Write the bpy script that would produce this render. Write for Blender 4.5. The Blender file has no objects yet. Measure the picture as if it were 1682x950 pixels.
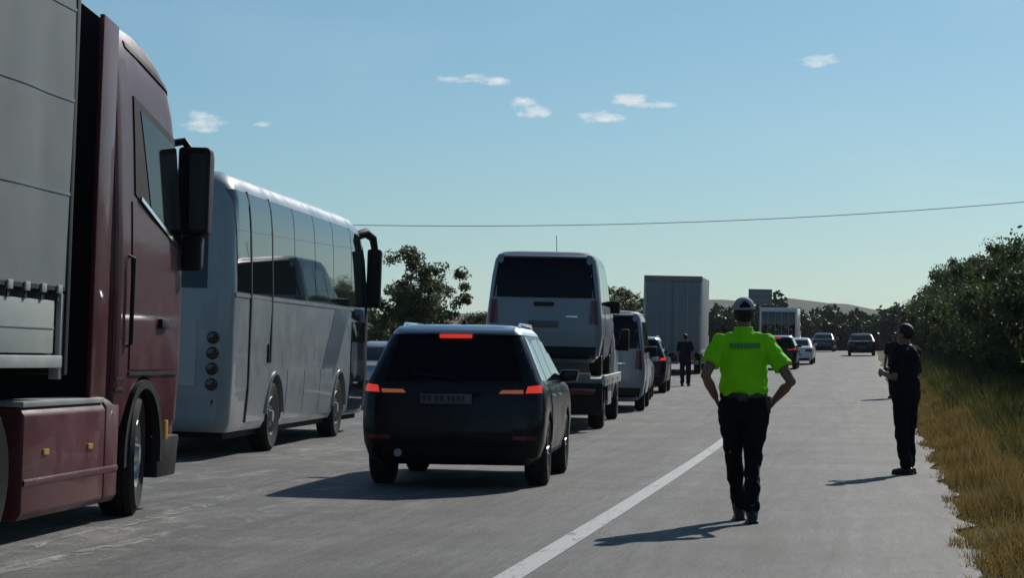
import bpy, bmesh, math, random
import numpy as np
from mathutils import Vector, Matrix

rad = math.radians
random.seed(7)
scene = bpy.context.scene
C = scene.collection

# ------------------------------------------------------------------ camera
FOCAL_PX, YAW, PITCH, EYE = 3800.0, rad(8.25), math.atan(135.0 / 3800.0), 1.20
cam = bpy.data.cameras.new('camera')
cam.sensor_width = 36.0
cam.lens = 36.0 * FOCAL_PX / 1682.0
cam.clip_start, cam.clip_end = 0.1, 12000.0
cam_ob = bpy.data.objects.new('camera', cam)
cam_ob.location = (0, 0, EYE)
cam_ob.rotation_euler = (rad(90) + PITCH, 0, YAW)
C.objects.link(cam_ob)
scene.camera = cam_ob

# ------------------------------------------------------------------ sky, sun, exposure
SUN_AZ, SUN_EL = rad(18.0), rad(32.5)       # azimuth from +Y (the road) towards +X
world = bpy.data.worlds.new('World')
scene.world = world
world.use_nodes = True
nt = world.node_tree
nt.nodes.clear()
N, L = nt.nodes.new, nt.links.new
sky = N('ShaderNodeTexSky')
sky.sky_type = 'NISHITA'
sky.sun_disc = False
sky.sun_elevation = SUN_EL
sky.sun_rotation = SUN_AZ
sky.altitude = 100
sky.air_density, sky.dust_density, sky.ozone_density = 1.0, 0.4, 4.0
bg = N('ShaderNodeBackground')
bg.inputs['Strength'].default_value = 0.063
wout = N('ShaderNodeOutputWorld')
L(bg.outputs[0], wout.inputs[0])


def wmath(op, a, b=None, c=None, clamp=False):
    n = N('ShaderNodeMath')
    n.operation = op
    n.use_clamp = clamp
    for i, v in enumerate((a, b, c)):
        if v is None:
            continue
        if isinstance(v, (int, float)):
            n.inputs[i].default_value = v
        else:
            L(v, n.inputs[i])
    return n.outputs[0]


tc = N('ShaderNodeTexCoord')
sep = N('ShaderNodeSeparateXYZ')
L(tc.outputs['Generated'], sep.inputs[0])
az = wmath('ARCTAN2', sep.outputs[0], sep.outputs[1])
el = wmath('ARCSINE', sep.outputs[2])
cmb = N('ShaderNodeCombineXYZ')
L(az, cmb.inputs[0]); L(el, cmb.inputs[1])
vm = N('ShaderNodeVectorMath'); vm.operation = 'MULTIPLY'
L(cmb.outputs[0], vm.inputs[0]); vm.inputs[1].default_value = (1.0, 2.2, 1.0)
nz = N('ShaderNodeTexNoise'); nz.inputs['Scale'].default_value = 95.0; nz.inputs['Detail'].default_value = 6.0
nz.inputs['Roughness'].default_value = 0.62
L(vm.outputs[0], nz.inputs['Vector'])
# fair-weather clouds: (azimuth, elevation, half width, half height) in degrees
clouds = [(-15.8, 6.12, .74, .28), (-14.4, 6.1, .36, .11), (-9.4, 7.24, .68, .14), (-8.6, 7.18, .66, .14),
          (-8.0, 6.62, .38, .2), (-7.7, 6.4, .45, .2), (-6.05, 6.3, .7, .18), (-5.35, 6.70, .62, .2), (-4.6, 6.6, .6, .13),
          (-.66, 7.62, .66, .17)]
rng = random.Random(3)
for k in range(22):
    a = rng.uniform(18, 320)
    clouds.append((a if a < 180 else a - 360, rng.uniform(6, 16), rng.uniform(.6, 2.0), rng.uniform(.2, .5)))
mask = None
for (ca, ce, hw, hh) in clouds:
    u = wmath('MULTIPLY', wmath('SUBTRACT', az, rad(ca)), 1 / rad(hw))
    v = wmath('MULTIPLY', wmath('SUBTRACT', el, rad(ce)), 1 / rad(hh))
    m = wmath('SUBTRACT', 1.0, wmath('ADD', wmath('MULTIPLY', u, u), wmath('MULTIPLY', v, v)))
    mask = m if mask is None else wmath('MAXIMUM', mask, m)
mask = wmath('ADD', mask, wmath('MULTIPLY', wmath('SUBTRACT', nz.outputs[0], 0.56), 4.2))
mask = wmath('MULTIPLY', mask, 0.62, clamp=True)
thin = N('ShaderNodeTexNoise'); thin.inputs['Scale'].default_value = 5.0; thin.inputs['Detail'].default_value = 5.0
vm2 = N('ShaderNodeVectorMath'); vm2.operation = 'MULTIPLY'
L(cmb.outputs[0], vm2.inputs[0]); vm2.inputs[1].default_value = (1.0, 3.5, 1.0)
L(vm2.outputs[0], thin.inputs['Vector'])
veil = wmath('MULTIPLY', wmath('SUBTRACT', thin.outputs[0], 0.5, clamp=True), 0.35)
mask = wmath('MAXIMUM', mask, veil)
mix = N('ShaderNodeMix'); mix.data_type = 'RGBA'
L(mask, mix.inputs[0])
hsv = N('ShaderNodeHueSaturation')
hsv.inputs['Hue'].default_value = 0.49
hsv.inputs['Saturation'].default_value = 1.0
hsv.inputs['Value'].default_value = 1.0
L(sky.outputs[0], hsv.inputs['Color'])
tint = N('ShaderNodeMix'); tint.data_type = 'RGBA'; tint.blend_type = 'MULTIPLY'
tint.inputs[0].default_value = 1.0
tint.inputs[7].default_value = (.81, 1.02, 1.09, 1)
L(hsv.outputs[0], tint.inputs[6])
L(tint.outputs[2], mix.inputs[6])
mix.inputs[7].default_value = (14.0, 14.0, 13.8, 1)
L(mix.outputs[2], bg.inputs['Color'])

sun = bpy.data.lights.new('sun', 'SUN')
sun.energy = 3.6
sun.angle = rad(0.53)
sun.color = (1.0, 0.95, 0.87)
sun_ob = bpy.data.objects.new('sun', sun)
sdir = Vector((math.sin(SUN_AZ) * math.cos(SUN_EL), math.cos(SUN_AZ) * math.cos(SUN_EL), math.sin(SUN_EL)))
sun_ob.rotation_euler = (-sdir).to_track_quat('-Z', 'Y').to_euler()
sun_ob.location = sdir * 50
C.objects.link(sun_ob)

scene.view_settings.view_transform = 'Standard'
scene.view_settings.look = 'None'
scene.view_settings.exposure = 0.0
scene.view_settings.gamma = 1.0
scene.view_settings.use_curve_mapping = False

# ------------------------------------------------------------------ materials


def mat(name, col, rough=.5, metal=0., spec=.5, coat=0., var=0., vscale=6., bump=0., bscale=40., emit=None, estr=0.,
        dirt=0., dirt_col=(.28, .25, .21), stretch=None, rvar=0.):
    m = bpy.data.materials.new(name)
    m.use_nodes = True
    t = m.node_tree
    b = t.nodes['Principled BSDF']
    b.inputs['Base Color'].default_value = (*col, 1)
    b.inputs['Roughness'].default_value = rough
    b.inputs['Metallic'].default_value = metal
    b.inputs['Specular IOR Level'].default_value = spec
    b.inputs['Coat Weight'].default_value = coat
    b.inputs['Coat Roughness'].default_value = .04
    tcn = t.nodes.new('ShaderNodeTexCoord')
    vec = tcn.outputs['Object']
    if stretch:
        mp = t.nodes.new('ShaderNodeMapping')
        mp.inputs['Scale'].default_value = stretch
        t.links.new(vec, mp.inputs[0]); vec = mp.outputs[0]
    colsock = None
    if var:
        n = t.nodes.new('ShaderNodeTexNoise')
        n.inputs['Scale'].default_value = vscale
        n.inputs['Detail'].default_value = 6
        t.links.new(vec, n.inputs['Vector'])
        r = t.nodes.new('ShaderNodeValToRGB')
        r.color_ramp.elements[0].position = .3
        r.color_ramp.elements[1].position = .7
        r.color_ramp.elements[0].color = (*[max(0, c * (1 - var)) for c in col], 1)
        r.color_ramp.elements[1].color = (*[min(1, c * (1 + var)) for c in col], 1)
        t.links.new(n.outputs[0], r.inputs[0])
        colsock = r.outputs[0]
    if dirt:
        n = t.nodes.new('ShaderNodeTexNoise')
        n.inputs['Scale'].default_value = 2.3
        n.inputs['Detail'].default_value = 8
        n.inputs['Roughness'].default_value = .65
        t.links.new(tcn.outputs['Object'], n.inputs['Vector'])
        r = t.nodes.new('ShaderNodeMapRange')
        r.inputs['From Min'].default_value = .45
        r.inputs['From Max'].default_value = .75
        r.inputs['To Max'].default_value = dirt
        t.links.new(n.outputs[0], r.inputs[0])
        mx = t.nodes.new('ShaderNodeMix'); mx.data_type = 'RGBA'
        t.links.new(r.outputs[0], mx.inputs[0])
        if colsock:
            t.links.new(colsock, mx.inputs[6])
        else:
            mx.inputs[6].default_value = (*col, 1)
        mx.inputs[7].default_value = (*dirt_col, 1)
        colsock = mx.outputs[2]
        r2 = t.nodes.new('ShaderNodeMapRange')
        r2.inputs['From Min'].default_value = .35
        r2.inputs['From Max'].default_value = .8
        r2.inputs['To Min'].default_value = rough
        r2.inputs['To Max'].default_value = min(1, rough + .35)
        t.links.new(n.outputs[0], r2.inputs[0])
        t.links.new(r2.outputs[0], b.inputs['Roughness'])
    if colsock:
        t.links.new(colsock, b.inputs['Base Color'])
    if bump:
        n = t.nodes.new('ShaderNodeTexNoise')
        n.inputs['Scale'].default_value = bscale
        n.inputs['Detail'].default_value = 4
        t.links.new(vec, n.inputs['Vector'])
        bp = t.nodes.new('ShaderNodeBump')
        bp.inputs['Strength'].default_value = bump
        bp.inputs['Distance'].default_value = .02
        t.links.new(n.outputs[0], bp.inputs['Height'])
        t.links.new(bp.outputs[0], b.inputs['Normal'])
    if emit:
        b.inputs['Emission Color'].default_value = (*emit, 1)
        b.inputs['Emission Strength'].default_value = estr
    return m


M = {}
M['red_paint'] = mat('burgundy_paint', (.082, .0035, .011), .36, .0, .35, .25, dirt=.03, bump=.012, bscale=2.2)
M['red_skirt'] = mat('burgundy_skirt_paint', (.105, .012, .019), .4, .0, .3, .15, dirt=.12, bump=.03, bscale=3)
M['trailer'] = mat('grey_tarpaulin', (.19, .21, .21), .5, 0, .4, var=.07, vscale=2., dirt=.18, bump=.25, bscale=1.6)
M['seam'] = mat('curtain_seam_tape', (.22, .24, .24), .5, 0, .4)
M['alu'] = mat('aluminium', (.42, .44, .43), .42, .75, .5, var=.1, dirt=.25)
M['sideboard'] = mat('sideboard_grey_green', (.36, .40, .37), .45, .2, .5, var=.05, dirt=.2, stretch=(8, 1, 8))
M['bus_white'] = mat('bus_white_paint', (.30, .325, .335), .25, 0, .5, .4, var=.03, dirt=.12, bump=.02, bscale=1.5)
M['bus_decal'] = mat('bus_teal_grey_decal', (.11, .15, .17), .3, 0, .5, .4)
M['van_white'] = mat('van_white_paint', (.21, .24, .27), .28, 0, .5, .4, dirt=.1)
M['black_paint'] = mat('black_car_paint', (.004, .005, .008), .2, .0, .2, .15, dirt=.02, bump=.006, bscale=2)
M['roof_silver'] = mat('bright_silver_roof', (.55, .62, .66), .28, .9, .5, .5)  # bright metallic silver on the roof, spoiler and rear pillar strips
M['silver_paint'] = mat('silver_car_paint', (.42, .44, .45), .28, .7, .5, .7, dirt=.08)
M['grey_paint'] = mat('grey_car_paint', (.16, .17, .18), .28, .5, .5, .7, dirt=.1)
M['white_paint'] = mat('white_car_paint', (.70, .70, .68), .28, 0, .5, .6, dirt=.1)
M['blue_paint'] = mat('dark_blue_car_paint', (.012, .016, .035), .25, .2, .5, .7)
M['glass'] = mat('tinted_glass', (.010, .013, .014), .03, 0, .6, 0, bump=.006, bscale=1.2)
M['glass_cab'] = mat('cab_glass', (.008, .010, .011), .04, 0, .12)
M['glass_bus'] = mat('bus_tinted_glass', (.012, .017, .018), .02, 0, .5, 0, bump=.012, bscale=.9)
M['glass_matte'] = mat('privacy_glass', (.003, .003, .006), .12, 0, .12)
M['plastic'] = mat('black_plastic', (.008, .008, .009), .5, 0, .3, var=.2, dirt=.06, dirt_col=(.08, .075, .07))
M['rubber'] = mat('tyre_rubber', (.016, .016, .016), .85, 0, .3, var=.3, vscale=20, dirt=.35, dirt_col=(.10, .09, .075))
M['rim'] = mat('alloy_rim', (.45, .46, .46), .33, .85, .5, dirt=.3, dirt_col=(.1, .09, .08))
M['rim_grey'] = mat('steel_rim', (.30, .31, .31), .5, .4, .5, dirt=.4, dirt_col=(.1, .09, .08))
M['chrome'] = mat('chrome', (.75, .75, .75), .12, 1)
M['steel'] = mat('painted_steel', (.20, .21, .21), .5, .3, .5, var=.15, dirt=.4)
M['chassis'] = mat('chassis_black', (.014, .013, .012), .7, 0, .3, dirt=.25, dirt_col=(.06, .05, .04))
M['lamp_red'] = mat('red_lamp_lit', (.45, .01, .012), .2, 0, .5, emit=(1, .06, .03), estr=.5)
M['lamp_amber'] = mat('amber_lamp_lit', (.55, .2, .06), .25, 0, .5, emit=(1, .26, .10), estr=.16)
M['lamp_red_off'] = mat('red_lamp_unlit', (.12, .006, .008), .15, 0, .6)
M['lamp_dark'] = mat('shaded_round_lamp', (.03, .012, .014), .12, 0, .6)  # coach tail lamps, with the shade of the rear put into their colour
M['lamp_amber_off'] = mat('amber_lamp_unlit', (.70, .36, .04), .25, 0, .5)
M['lamp_clear'] = mat('clear_lamp', (.6, .62, .62), .15, 0, .6)
M['plate'] = mat('licence_plate', (.085, .085, .10), .4)
M['plate_ink'] = mat('licence_plate_ink', (.02, .02, .03), .5)
M['hivis'] = mat('hivis_lime_fabric', (.25, .74, .006), .8, 0, .2, var=.08, vscale=8, bump=.5, bscale=14)
M['hivis_print'] = mat('hivis_grey_print', (.07, .28, .06), .6)
M['trouser'] = mat('black_trouser_cloth', (.008, .008, .010), .9, 0, .15, bump=.6, bscale=14)
M['black_cloth'] = mat('black_cotton', (.009, .009, .013), .9, 0, .15, bump=.5, bscale=13)
M['navy_cloth'] = mat('navy_cotton', (.010, .012, .024), .9, 0, .15, bump=.5, bscale=13)
M['skin'] = mat('skin', (.22, .115, .075), .5, 0, .4, var=.08, vscale=30)
M['hair'] = mat('dark_hair', (.010, .008, .007), .55, 0, .4, bump=.6, bscale=120)
M['cap'] = mat('pale_cap_cloth', (.34, .36, .38), .8, 0, .2, var=.1, vscale=40)
M['leather'] = mat('black_leather', (.010, .010, .010), .4, 0, .5)
M['bark'] = mat('bark', (.09, .065, .045), .9, 0, .2, var=.3, vscale=12, bump=.7, bscale=25)
M['cable'] = mat('cable_sheath', (.34, .37, .39), .6)
M['sign_back'] = mat('sign_aluminium_back', (.17, .19, .20), .6, .3, .4, var=.1)
M['concrete'] = mat('galvanised_post', (.28, .29, .29), .6, .4)


def foliage(name, a, b, transl=.35):
    m = bpy.data.materials.new(name)
    m.use_nodes = True
    t = m.node_tree
    p = t.nodes['Principled BSDF']
    g = t.nodes.new('ShaderNodeNewGeometry')
    n = t.nodes.new('ShaderNodeTexNoise')
    n.inputs['Scale'].default_value = 1.3
    n.inputs['Detail'].default_value = 5
    t.links.new(g.outputs['Position'], n.inputs['Vector'])
    oi = t.nodes.new('ShaderNodeObjectInfo')
    ri = t.nodes.new('ShaderNodeMath'); ri.operation = 'MULTIPLY_ADD'
    ri.inputs[1].default_value = .22; ri.inputs[2].default_value = -.11
    t.links.new(g.outputs['Random Per Island'], ri.inputs[0])
    ad = t.nodes.new('ShaderNodeMath'); ad.operation = 'ADD'
    t.links.new(n.outputs[0], ad.inputs[0]); t.links.new(ri.outputs[0], ad.inputs[1])
    r = t.nodes.new('ShaderNodeValToRGB')
    r.color_ramp.elements[0].position = .32
    r.color_ramp.elements[1].position = .70
    r.color_ramp.elements[0].color = (*a, 1)
    r.color_ramp.elements[1].color = (*b, 1)
    t.links.new(ad.outputs[0], r.inputs[0])
    t.links.new(r.outputs[0], p.inputs['Base Color'])
    p.inputs['Roughness'].default_value = .55
    p.inputs['Specular IOR Level'].default_value = .3
    tr = t.nodes.new('ShaderNodeBsdfTranslucent')
    t.links.new(r.outputs[0], tr.inputs['Color'])
    mx = t.nodes.new('ShaderNodeMixShader')
    mx.inputs[0].default_value = transl
    t.links.new(p.outputs[0], mx.inputs[1]); t.links.new(tr.outputs[0], mx.inputs[2])
    t.links.new(mx.outputs[0], t.nodes['Material Output'].inputs[0])
    return m


M['leaf_dark'] = foliage('dark_green_leaves', (.018, .036, .012), (.075, .105, .03), .45)
M['leaf_mid'] = foliage('mid_green_leaves', (.03, .052, .018), (.115, .14, .05), .45)
M['leaf_light'] = foliage('light_green_leaves', (.035, .055, .02), (.15, .17, .075), .45)
M['leaf_olive'] = foliage('olive_leaves', (.032, .044, .012), (.095, .10, .03))
M['leaf_yellow'] = foliage('yellow_green_leaves', (.06, .075, .015), (.14, .14, .03))
M['leaf_far'] = foliage('far_leaves', (.020, .034, .018), (.05, .068, .03), .2)
M['grass_dry'] = foliage('dry_grass', (.165, .115, .034), (.33, .24, .085), .35)
M['grass_green'] = foliage('green_weeds', (.035, .055, .014), (.13, .135, .04), .35)


def asphalt():
    m = bpy.data.materials.new('asphalt')
    m.use_nodes = True
    t = m.node_tree
    p = t.nodes['Principled BSDF']
    g = t.nodes.new('ShaderNodeNewGeometry')
    pos = g.outputs['Position']

    def noise(scale, detail=5, rough=.55, st=None):
        n = t.nodes.new('ShaderNodeTexNoise')
        n.inputs['Scale'].default_value = scale
        n.inputs['Detail'].default_value = detail
        n.inputs['Roughness'].default_value = rough
        if st:
            mp = t.nodes.new('ShaderNodeMapping')
            mp.inputs['Scale'].default_value = st
            mp.inputs['Rotation'].default_value = (.5, .4, .7)
            n.inputs['Distortion'].default_value = 1.6
            t.links.new(pos, mp.inputs[0]); t.links.new(mp.outputs[0], n.inputs['Vector'])
        else:
            t.links.new(pos, n.inputs['Vector'])
        return n.outputs[0]

    def rng_(s, a, b, c, d):
        r = t.nodes.new('ShaderNodeMapRange')
        for k, v in zip(('From Min', 'From Max', 'To Min', 'To Max'), (a, b, c, d)):
            r.inputs[k].default_value = v
        t.links.new(s, r.inputs[0])
        return r.outputs[0]

    def mul(a, b, op='MULTIPLY'):
        n = t.nodes.new('ShaderNodeMath'); n.operation = op
        for i, v in enumerate((a, b)):
            if isinstance(v, (int, float)):
                n.inputs[i].default_value = v
            else:
                t.links.new(v, n.inputs[i])
        return n.outputs[0]
    fine = noise(150, 3, .7)
    grit = noise(38, 4, .65)
    big = noise(.55, 6, .6)
    streak = noise(1.6, 5, .6, (1.4, .06, 1))
    v = mul(rng_(grit, .35, .65, .55, 1.45), rng_(fine, .3, .7, .7, 1.3))
    v = mul(v, rng_(big, .3, .7, .72, 1.25))
    v = mul(v, rng_(streak, .3, .7, .72, 1.28))
    mott = noise(1.0, 5, .7, (9, .9, 1))
    v = mul(v, rng_(mott, .3, .7, .74, 1.28))
    # wheel tracks: slightly darker, polished bands along each lane
    sx_ = t.nodes.new('ShaderNodeSeparateXYZ'); t.links.new(pos, sx_.inputs[0])
    wob = mul(noise(.05, 2), .8)
    wave = t.nodes.new('ShaderNodeMath'); wave.operation = 'SINE'
    t.links.new(mul(mul(sx_.outputs[0], wob, 'ADD'), 3.5), wave.inputs[0])
    v = mul(v, rng_(wave.outputs[0], -1, 1, .90, 1.07))
    # pale dusty scuffs on the left lane
    sp = t.nodes.new('ShaderNodeSeparateXYZ'); t.links.new(pos, sp.inputs[0])
    left = rng_(sp.outputs[0], -3.3, -5.2, 0, 1)
    sc = rng_(noise(1.7, 9, .72, (1, .4, 1)), .50, .66, 0, 1)
    v = mul(v, mul(1.0, mul(mul(sc, left), 1.1), 'ADD'))
    # oil drips and dark tyre-polished patches
    spot = rng_(noise(2.6, 7, .7, (1, .5, 1)), .60, .70, 1, .72)
    v = mul(v, spot)
    cc = t.nodes.new('ShaderNodeMix'); cc.data_type = 'RGBA'; cc.blend_type = 'MULTIPLY'
    cc.inputs[0].default_value = 1
    cc.inputs[6].default_value = (.118, .115, .110, 1)
    t.links.new(v, cc.inputs[7])
    t.links.new(cc.outputs[2], p.inputs['Base Color'])
    p.inputs['Roughness'].default_value = .72
    p.inputs['Specular IOR Level'].default_value = .32
    bp = t.nodes.new('ShaderNodeBump'); bp.inputs['Strength'].default_value = .45; bp.inputs['Distance'].default_value = .012
    t.links.new(mul(grit, fine, 'ADD'), bp.inputs['Height'])
    t.links.new(bp.outputs[0], p.inputs['Normal'])
    return m


def worn_paint(name, lo, hi, scale=9, col=(.46, .46, .45)):
    m = bpy.data.materials.new(name)
    m.use_nodes = True
    t = m.node_tree
    p = t.nodes['Principled BSDF']
    p.inputs['Base Color'].default_value = (*col, 1)
    p.inputs['Roughness'].default_value = .65
    g = t.nodes.new('ShaderNodeNewGeometry')
    n = t.nodes.new('ShaderNodeTexNoise')
    n.inputs['Scale'].default_value = scale
    n.inputs['Detail'].default_value = 8
    n.inputs['Roughness'].default_value = .7
    n.inputs['Distortion'].default_value = 1.5
    mp = t.nodes.new('ShaderNodeMapping')
    mp.inputs['Scale'].default_value = (1, .35, 1)
    mp.inputs['Rotation'].default_value = (.5, .4, .7)
    t.links.new(g.outputs['Position'], mp.inputs[0])
    t.links.new(mp.outputs[0], n.inputs['Vector'])
    r = t.nodes.new('ShaderNodeMapRange')
    r.inputs['From Min'].default_value = lo
    r.inputs['From Max'].default_value = hi
    t.links.new(n.outputs[0], r.inputs[0])
    tr = t.nodes.new('ShaderNodeBsdfTransparent')
    mx = t.nodes.new('ShaderNodeMixShader')
    t.links.new(r.outputs[0], mx.inputs[0])
    t.links.new(tr.outputs[0], mx.inputs[1]); t.links.new(p.outputs[0], mx.inputs[2])
    t.links.new(mx.outputs[0], t.nodes['Material Output'].inputs[0])
    return m


def soil():
    m = mat('verge_soil', (.13, .105, .06), .95, 0, .1, var=.45, vscale=.8)
    return m


M['asphalt'] = asphalt()
M['line'] = worn_paint('worn_line_paint', .24, .44, 7)
M['line_old'] = worn_paint('very_worn_line_paint', .43, .68, 4.5, (.46, .46, .44))
M['soil'] = soil()
M['hill'] = mat('hill_scrub', (.085, .095, .075), .95, 0, .1, var=.35, vscale=.012)

# ------------------------------------------------------------------ mesh helpers


class MB:
    def __init__(s):
        s.v, s.f = [], []

    def add(s, vs, fs):
        o = len(s.v)
        s.v += [tuple(p) for p in vs]
        s.f += [tuple(i + o for i in q) for q in fs]
        return s

    def box(s, x0, x1, y0, y1, z0, z1):
        return s.add([(x0, y0, z0), (x1, y0, z0), (x1, y1, z0), (x0, y1, z0), (x0, y0, z1), (x1, y0, z1), (x1, y1, z1), (x0, y1, z1)],
                     [(0, 3, 2, 1), (4, 5, 6, 7), (0, 1, 5, 4), (1, 2, 6, 5), (2, 3, 7, 6), (3, 0, 4, 7)])

    def prism(s, poly, axis, a0, a1):
        n = len(poly)

        def P(p, a):
            return (a, p[0], p[1]) if axis == 'x' else ((p[0], a, p[1]) if axis == 'y' else (p[0], p[1], a))
        vs = [P(p, a0) for p in poly] + [P(p, a1) for p in poly]
        fs = [tuple(range(n)), tuple(range(2 * n - 1, n - 1, -1))]
        fs += [(i, i + n, (i + 1) % n + n, (i + 1) % n) for i in range(n)]
        return s.add(vs, fs)

    def tube(s, pts, radii, n=10, flat=None):
        pts = [Vector(p) for p in pts]
        if isinstance(radii, (int, float)):
            radii = [radii] * len(pts)
        vs, fs = [], []
        ref = None
        for i, p in enumerate(pts):
            d = (pts[min(i + 1, len(pts) - 1)] - pts[max(i - 1, 0)]).normalized()
            if ref is None:
                ref = Vector((0, 0, 1)) if abs(d.z) < .9 else Vector((1, 0, 0))
            a = (ref - d * ref.dot(d)).normalized()
            b = d.cross(a)
            ref = a
            for k in range(n):
                t = 2 * math.pi * k / n
                vs.append(p + (a * math.cos(t) + b * math.sin(t)) * radii[i])
        for i in range(len(pts) - 1):
            for k in range(n):
                fs.append((i * n + k, i * n + (k + 1) % n, (i + 1) * n + (k + 1) % n, (i + 1) * n + k))
        fs.append(tuple(range(n - 1, -1, -1)))
        fs.append(tuple((len(pts) - 1) * n + k for k in range(n)))
        return s.add(vs, fs)

    def rings(s, rg, n=16):
        """stack of horizontal ellipses (z, cx, cy, rx, ry)"""
        vs, fs = [], []
        for (z, cx, cy, rx, ry) in rg:
            for k in range(n):
                t = 2 * math.pi * k / n
                vs.append((cx + rx * math.cos(t), cy + ry * math.sin(t), z))
        for i in range(len(rg) - 1):
            for k in range(n):
                fs.append((i * n + k, i * n + (k + 1) % n, (i + 1) * n + (k + 1) % n, (i + 1) * n + k))
        fs.append(tuple(range(n - 1, -1, -1)))
        fs.append(tuple((len(rg) - 1) * n + k for k in range(n)))
        return s.add(vs, fs)

    def ell(s, c, r, nu=12, nv=8):
        vs, fs = [(c[0], c[1], c[2] - r[2])], []
        for i in range(1, nv):
            ph = -math.pi / 2 + math.pi * i / nv
            for k in range(nu):
                t = 2 * math.pi * k / nu
                vs.append((c[0] + r[0] * math.cos(ph) * math.cos(t), c[1] + r[1] * math.cos(ph) * math.sin(t), c[2] + r[2] * math.sin(ph)))
        vs.append((c[0], c[1], c[2] + r[2]))
        for k in range(nu):
            fs.append((0, 1 + (k + 1) % nu, 1 + k))
        for i in range(nv - 2):
            for k in range(nu):
                a = 1 + i * nu
                fs.append((a + k, a + (k + 1) % nu, a + nu + (k + 1) % nu, a + nu + k))
        a = 1 + (nv - 2) * nu
        for k in range(nu):
            fs.append((a + k, a + (k + 1) % nu, len(vs) - 1))
        return s.add(vs, fs)

    def lathe(s, prof, n=28, closed=True, c=(0, 0, 0)):
        """profile of (radius, x) turned about the x axis"""
        vs, fs, m = [], [], len(prof)
        for k in range(n):
            t = 2 * math.pi * k / n
            for (r, h) in prof:
                vs.append((c[0] + h, c[1] + r * math.cos(t), c[2] + r * math.sin(t)))
        for k in range(n):
            k2 = (k + 1) % n
            for j in range(m if closed else m - 1):
                j2 = (j + 1) % m
                fs.append((k * m + j, k * m + j2, k2 * m + j2, k2 * m + j))
        return s.add(vs, fs)

    def grid(s, P, thick=None, normal=None):
        """P: rows of points; thick extrudes against the normal (a vector)"""
        r, c = len(P), len(P[0])
        vs = [p for row in P for p in row]
        fs = [(i * c + j, i * c + j + 1, (i + 1) * c + j + 1, (i + 1) * c + j) for i in range(r - 1) for j in range(c - 1)]
        if thick:
            o = len(vs)
            nv = Vector(normal).normalized() * thick
            vs = vs + [tuple(Vector(p) - nv) for p in vs]
            fs += [tuple(o + i for i in reversed(q)) for q in fs]
            bd = [j for j in range(c)] + [i * c + c - 1 for i in range(1, r)] + [(r - 1) * c + j for j in range(c - 2, -1, -1)] + [i * c for i in range(r - 2, 0, -1)]
            for a, b in zip(bd, bd[1:] + bd[:1]):
                fs.append((a, a + o, b + o, b))
        return s.add(vs, fs)

    def mesh(s, name, m=None, angle=38, bevel=0, seg=2):
        me = bpy.data.meshes.new(name)
        me.from_pydata(s.v, [], s.f)
        bm = bmesh.new()
        bm.from_mesh(me)
        bmesh.ops.recalc_face_normals(bm, faces=bm.faces)
        if bevel:
            es = [e for e in bm.edges if len(e.link_faces) == 2 and e.calc_face_angle(0) > .6]
            bmesh.ops.bevel(bm, geom=es, offset=bevel, segments=seg, affect='EDGES', profile=.6)
        bm.to_mesh(me)
        bm.free()
        finish(me, m, angle)
        return me

    def build(s, name, m, parent=None, angle=38, bevel=0, seg=2):
        return link(name, s.mesh(name, M[m] if isinstance(m, str) else m, angle, bevel, seg), parent)


def finish(me, m, angle=38):
    if m is not None:
        me.materials.clear()
        me.materials.append(m)
    for p in me.polygons:
        p.use_smooth = True
    me.set_sharp_from_angle(angle=rad(angle))


def link(name, me, parent=None):
    o = bpy.data.objects.new(name, me)
    C.objects.link(o)
    if parent is not None:
        o.parent = parent
    return o


def empty(name, parent=None, loc=(0, 0, 0)):
    o = bpy.data.objects.new(name, None)
    o.empty_display_size = .1
    C.objects.link(o)
    o.parent = parent
    o.location = loc
    return o


def tag(o, label=None, cat=None, group=None, kind=None):
    for k, v in (('label', label), ('category', cat), ('group', group), ('kind', kind)):
        if v:
            o[k] = v
    return o


def copy_tree(o, parent=None):
    c = o.copy()
    C.objects.link(c)
    c.parent = parent
    for ch in list(o.children):
        copy_tree(ch, c)
    return c


def fast_mesh(name, V, F, m, smooth=False):
    """numpy verts (n,3), faces (k,3|4)"""
    me = bpy.data.meshes.new(name)
    V = np.asarray(V, np.float32); F = np.asarray(F, np.int32)
    me.vertices.add(len(V)); me.vertices.foreach_set('co', V.ravel())
    k = F.shape[1]
    me.loops.add(F.size); me.loops.foreach_set('vertex_index', F.ravel())
    me.polygons.add(len(F)); me.polygons.foreach_set('loop_start', np.arange(0, F.size, k, dtype=np.int32))
    me.update(calc_edges=True)
    me.validate()
    me.materials.append(m)
    if smooth:
        for p in me.polygons:
            p.use_smooth = True
    return me


def modified(me, mods):
    """mesh data after a list of (type, settings) modifiers"""
    o = bpy.data.objects.new('work', me)
    C.objects.link(o)
    for t, st in mods:
        md = o.modifiers.new(t, t)
        for k, v in st.items():
            setattr(md, k, v)
    dg = bpy.context.evaluated_depsgraph_get()
    res = bpy.data.meshes.new_from_object(o.evaluated_get(dg))
    bpy.data.objects.remove(o)
    return res


def boolean_cut(me, cut_mb):
    cm = cut_mb.mesh('cutter')
    co = bpy.data.objects.new('cutter', cm)
    C.objects.link(co)
    r = modified(me, [('BOOLEAN', dict(operation='DIFFERENCE', solver='EXACT', object=co))])
    bpy.data.objects.remove(co)
    return r


# ------------------------------------------------------------------ terrain
PY = [-120, 19, 31.7, 47.5, 63.3, 82.3, 99.8, 126.7, 152, 190, 221.7, 316.7, 665]
PZ = [0, 0, .04, .2, .45, .68, .95, 1.55, 2.2, 2.85, 3.1, 3.3, 3.3]
_ty = np.arange(-150, 800, .5)
_tz = np.interp(_ty, PY, PZ)
_k = np.ones(13) / 13
_tz = np.convolve(np.pad(_tz, 12, mode='edge'), _k, 'same')
_tz = np.convolve(_tz, _k, 'same')[12:-12]


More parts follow.
